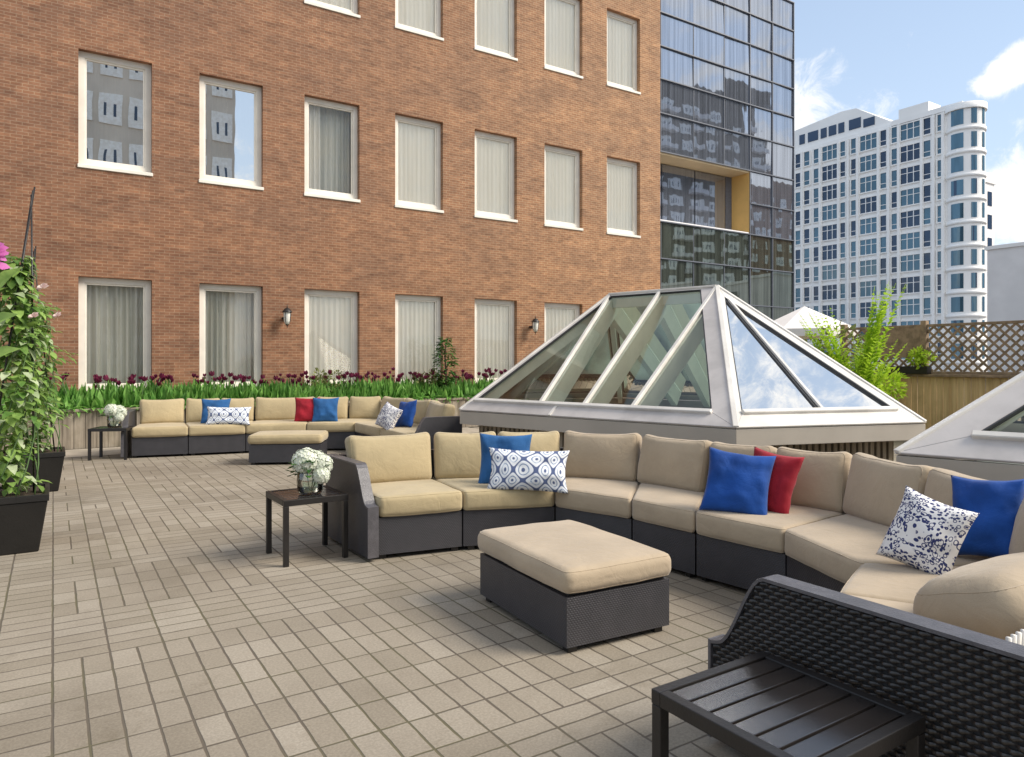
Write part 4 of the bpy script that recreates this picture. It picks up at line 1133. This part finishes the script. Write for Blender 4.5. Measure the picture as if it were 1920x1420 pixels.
# ------------------------------------------------------------------ white apartment block
XB = 99.3
def by_of(px):
    t_ = (px-960)/1339; return XB*(C_-S_*t_)/(S_+C_*t_)
WB_LOC = bw(XB, 60, 0)
wb = thing('apartment_block', 'white apartment block with rows of blue windows against the sky', 'building', WB_LOC, YAW)
ly = lambda y: y-60
yr, yl = by_of(1806), by_of(1440)
poly = [(0, ly(yr)), (0, ly(yl)), (14, ly(yl)), (14, ly(yr))]
ym = by_of(1672)
b = MB()
b.prism([(0, ly(yr)), (2.6, ly(yr)+.3), (14, ly(yr)+6.6), (14, ly(ym)), (0, ly(ym))], 0, 34.6); b.rng(0, 14, ly(ym)+.01, ly(yl), 0, 35.0)
b.build('wall', M['white'], wb, True)
# round corner bay
rc = 2.2; b = MB(); cx_, cy_ = 1.6, ly(yr)+.5
b.lathe([(rc, 0), (rc, 34.9)], (cx_, cy_, 0), 28); b.lathe([(rc+.25, 34.2), (rc+.25, 35.0), (.01, 35.0)], (cx_, cy_, 0), 28)
b.build('corner_bay', M['white'], wb, True)
# parapets, attic and gable at the left
b = MB(); b.prism([(-.25, ly(yr)), (2.5, ly(yr)+.3), (13.9, ly(yr)+6.6), (13.9, ly(ym)), (-.25, ly(ym))], 34.61, 35.3); b.rng(-.15, 3, ly(by_of(1742)), ly(by_of(1686)), 35.31, 36.6)
b.build('parapet', M['white_trim'], wb, True)
y1, y2, y3, y4 = ly(ym)+.3, ly(by_of(1603)), ly(by_of(1575)), ly(yl)
b = MB(); ga = [(y1, 35.01), (y1, 35.5), (y2, 38.9), (y3, 39.1), (by_of(1490)-60, 38.4), (y4, 37.6), (y4, 35.01)]
vs = [(.3, a, z) for a, z in ga]+[(12, a, z) for a, z in ga]; k = len(ga)
b.add(vs, [tuple(range(k)), tuple(range(2*k-1, k-1, -1))]+[(i, k+i, k+(i+1) % k, (i+1) % k) for i in range(k)])
b.build('attic_gable', M['white_trim'], wb, True)
rows = [1.9+3.03*k for k in range(11)]
colpx = [(1455, 1470, 0), (1493, 1502, 0), (1509, 1519, 0), (1527, 1536, 0), (1543, 1571, 1), (1577, 1586, 0), (1597, 1606, 0), (1614, 1645, 1), (1652, 1663, 0), (1673, 1683, 0), (1690, 1726, 1), (1733, 1746, 0), (1759, 1766, 0)]
nwin = 0; extra = MB()
cells = [(c_, r_) for r_ in range(len(rows)) for c_ in range(len(colpx))]
for c_, r_ in cells:
    p0, p1, big = colpx[c_]; ya, yb = ly(by_of(p1)), ly(by_of(p0)); z0 = rows[r_]; z1 = z0+2.15
    if c_ < 4 and r_ == len(rows)-1: pass
    tgt = MB() if nwin < 88 and c_ >= 4 else extra
    mi = 0 if random.random() < .55 else 1
    tgt.add([(-.10, ya, z0), (-.10, yb, z0), (-.10, yb, z1), (-.10, ya, z1)], [(0, 3, 2, 1)], mi)
    # surround stands proud so the glass sits back
    fr = .16
    for (u0, u1, s0, s1) in ((ya-fr, ya, z0-fr, z1+fr), (yb, yb+fr, z0-fr, z1+fr), (ya, yb, z1, z1+fr), (ya, yb, z0-fr, z0)):
        tgt.rng(-.22, -.02, u0, u1, s0, s1, 2)
    if big:
        for q in (1/3, 2/3): yy = ya+(yb-ya)*q; tgt.rng(-.16, -.11, yy-.05, yy+.05, z0, z1, 2)
        tgt.rng(-.15, -.105, ya, yb, z0+1.35, z0+1.43, 2)
    else: tgt.rng(-.15, -.105, ya, yb, z0+.62, z0+.70, 2)
    if tgt is not extra:
        tgt.build('window', [M['bluewin'], M['bluewin2'], M['white_trim']], wb, True); nwin += 1
ex = extra.build('windows', [M['bluewin'], M['bluewin2'], M['white_trim']], wb, True); tag(ex, kind='stuff')
for r_ in range(len(rows)):
    b = MB(); z0 = rows[r_]; rr = rc+.03
    for (a0, a1) in ((R(160), R(200)), (R(222), R(240)), (R(262), R(278))):
        for k in range(4):
            aa, ab = a0+(a1-a0)*k/4, a0+(a1-a0)*(k+1)/4
            b.add([(cx_+rr*math.cos(a_), cy_+rr*math.sin(a_), z_) for a_, z_ in ((aa, z0), (ab, z0), (ab, z0+1.95), (aa, z0+1.95))], [(0, 1, 2, 3)], k % 2 if random.random() < .3 else 0)
    b.build('bay_window', [M['bluewin'], M['bluewin2']], wb, True)
    MB().lathe([(rc+.02, z0-.72), (rc+.16, z0-.70), (rc+.16, z0-.30), (rc+.02, z0-.28)], (cx_, cy_, 0), 28).build('bay_band', M['white_trim'], wb, True)
# attic windows under the gable
for p0, p1 in ((1497, 1507), (1513, 1532), (1537, 1548), (1552, 1566), (1570, 1581), (1590, 1612), (1617, 1638)):
    ya, yb = ly(by_of(p1)), ly(by_of(p0)); z1 = 37.4 if p0 < 1600 else 36.9
    MB().rng(.22, .29, ya, yb, 35.9 if p0 < 1600 else 35.7, z1).build('attic_window', M['bluewin2'], wb, True)
# vertical pilasters
for px in (1506, 1540, 1574, 1592, 1610, 1649, 1668, 1687, 1730, 1752, 1770):
    yy = ly(by_of(px)); MB().rng(-.42, -.01, yy-.16, yy+.16, 0, 34.5).build('pilaster', M['white_trim'], wb, True)

g2 = thing('side_tower', 'narrow grey tower partly hidden behind the round corner of the white block', 'building', bw(112, 47.0, 0), YAW)
MB().rng(-2, 2, 2.0, 12, 0, 28.5).build('wall', M['concrete'], g2, True)
MB().rng(-2.2, 2.2, 1.8, 12, 27.0, 27.5).build('cornice', M['white_trim'], g2, True)
for k in range(7): MB().rng(0, 1.2, 1.94, 2.1, 4+k*3.3, 6+k*3.3).build('window', M['bluewin2'], g2, True)
g3 = thing('low_building', 'plain pale grey low building at the right edge under the cloud', 'building', bw(64.4, 24.3, 0), YAW)
MB().rng(0, 14, -16, 3.9, 0, 10.6).build('wall', M['concrete'], g3, True)
MB().rng(-.15, 14, -16, 4.05, 10.61, 10.9).build('parapet', M['white_trim'], g3, True)
for k in range(3):
    for j in range(3): MB().rng(-.04, .1, -3.2-k*2.4, -2.0-k*2.4, 2+j*3, 3.8+j*3).build('window', M['bluewin2'], g3, True)

# ------------------------------------------------------------------ buildings seen mirrored in the glass
def block(name, label, x0, x1, y, dep, h, mat, nx, nz, ww, wh, z0, dz, balc=False):
    t = thing(name, label, 'building', bw((x0+x1)/2, y, 0), YAW)
    hw = (x1-x0)/2; MB().rng(-hw, hw, -dep, 0, 0, h).build('wall', mat, t, True)
    for i in range(nx):
        for j in range(nz):
            cx0 = -hw+(i+.5)*2*hw/nx; zz = z0+j*dz
            b = MB(); b.rng(cx0-ww/2, cx0+ww/2, .01, .08, zz, zz+wh, 0)
            for s_ in (-1, 1): b.rng(cx0+s_*ww*.20-ww*.055, cx0+s_*ww*.20+ww*.055, .081, .09, zz+wh*.25, zz+wh*.70, 1)
            b.build('window', [M['white_win'], M['bluewin2']], t, True)
            if balc and i % 2 == 0: MB().rng(cx0-ww*.8, cx0+ww*.8, .1, 1.5, zz-.5, zz+.4).build('balcony', M['concrete'], t, True)
    return t
block('mirrored_block', 'grey apartment house with white windows mirrored in the upper left windows', -12, 10.0, -20, 8, 22, M['brown_bldg'], 14, 7, 1.22, 1.85, 1.2, 2.9)
block('mirrored_tower', 'tall tower with balconies mirrored in the glass facade', 103, 133, -30, 15, 62, M['tower_brown'], 5, 15, 3.0, 2.2, 2.5, 3.6, True)
block('mirrored_house', 'low brick block mirrored in the lower glass facade', 134, 172, -30, 15, 42, M['brick'], 9, 11, 1.8, 2.0, 2, 3.4)
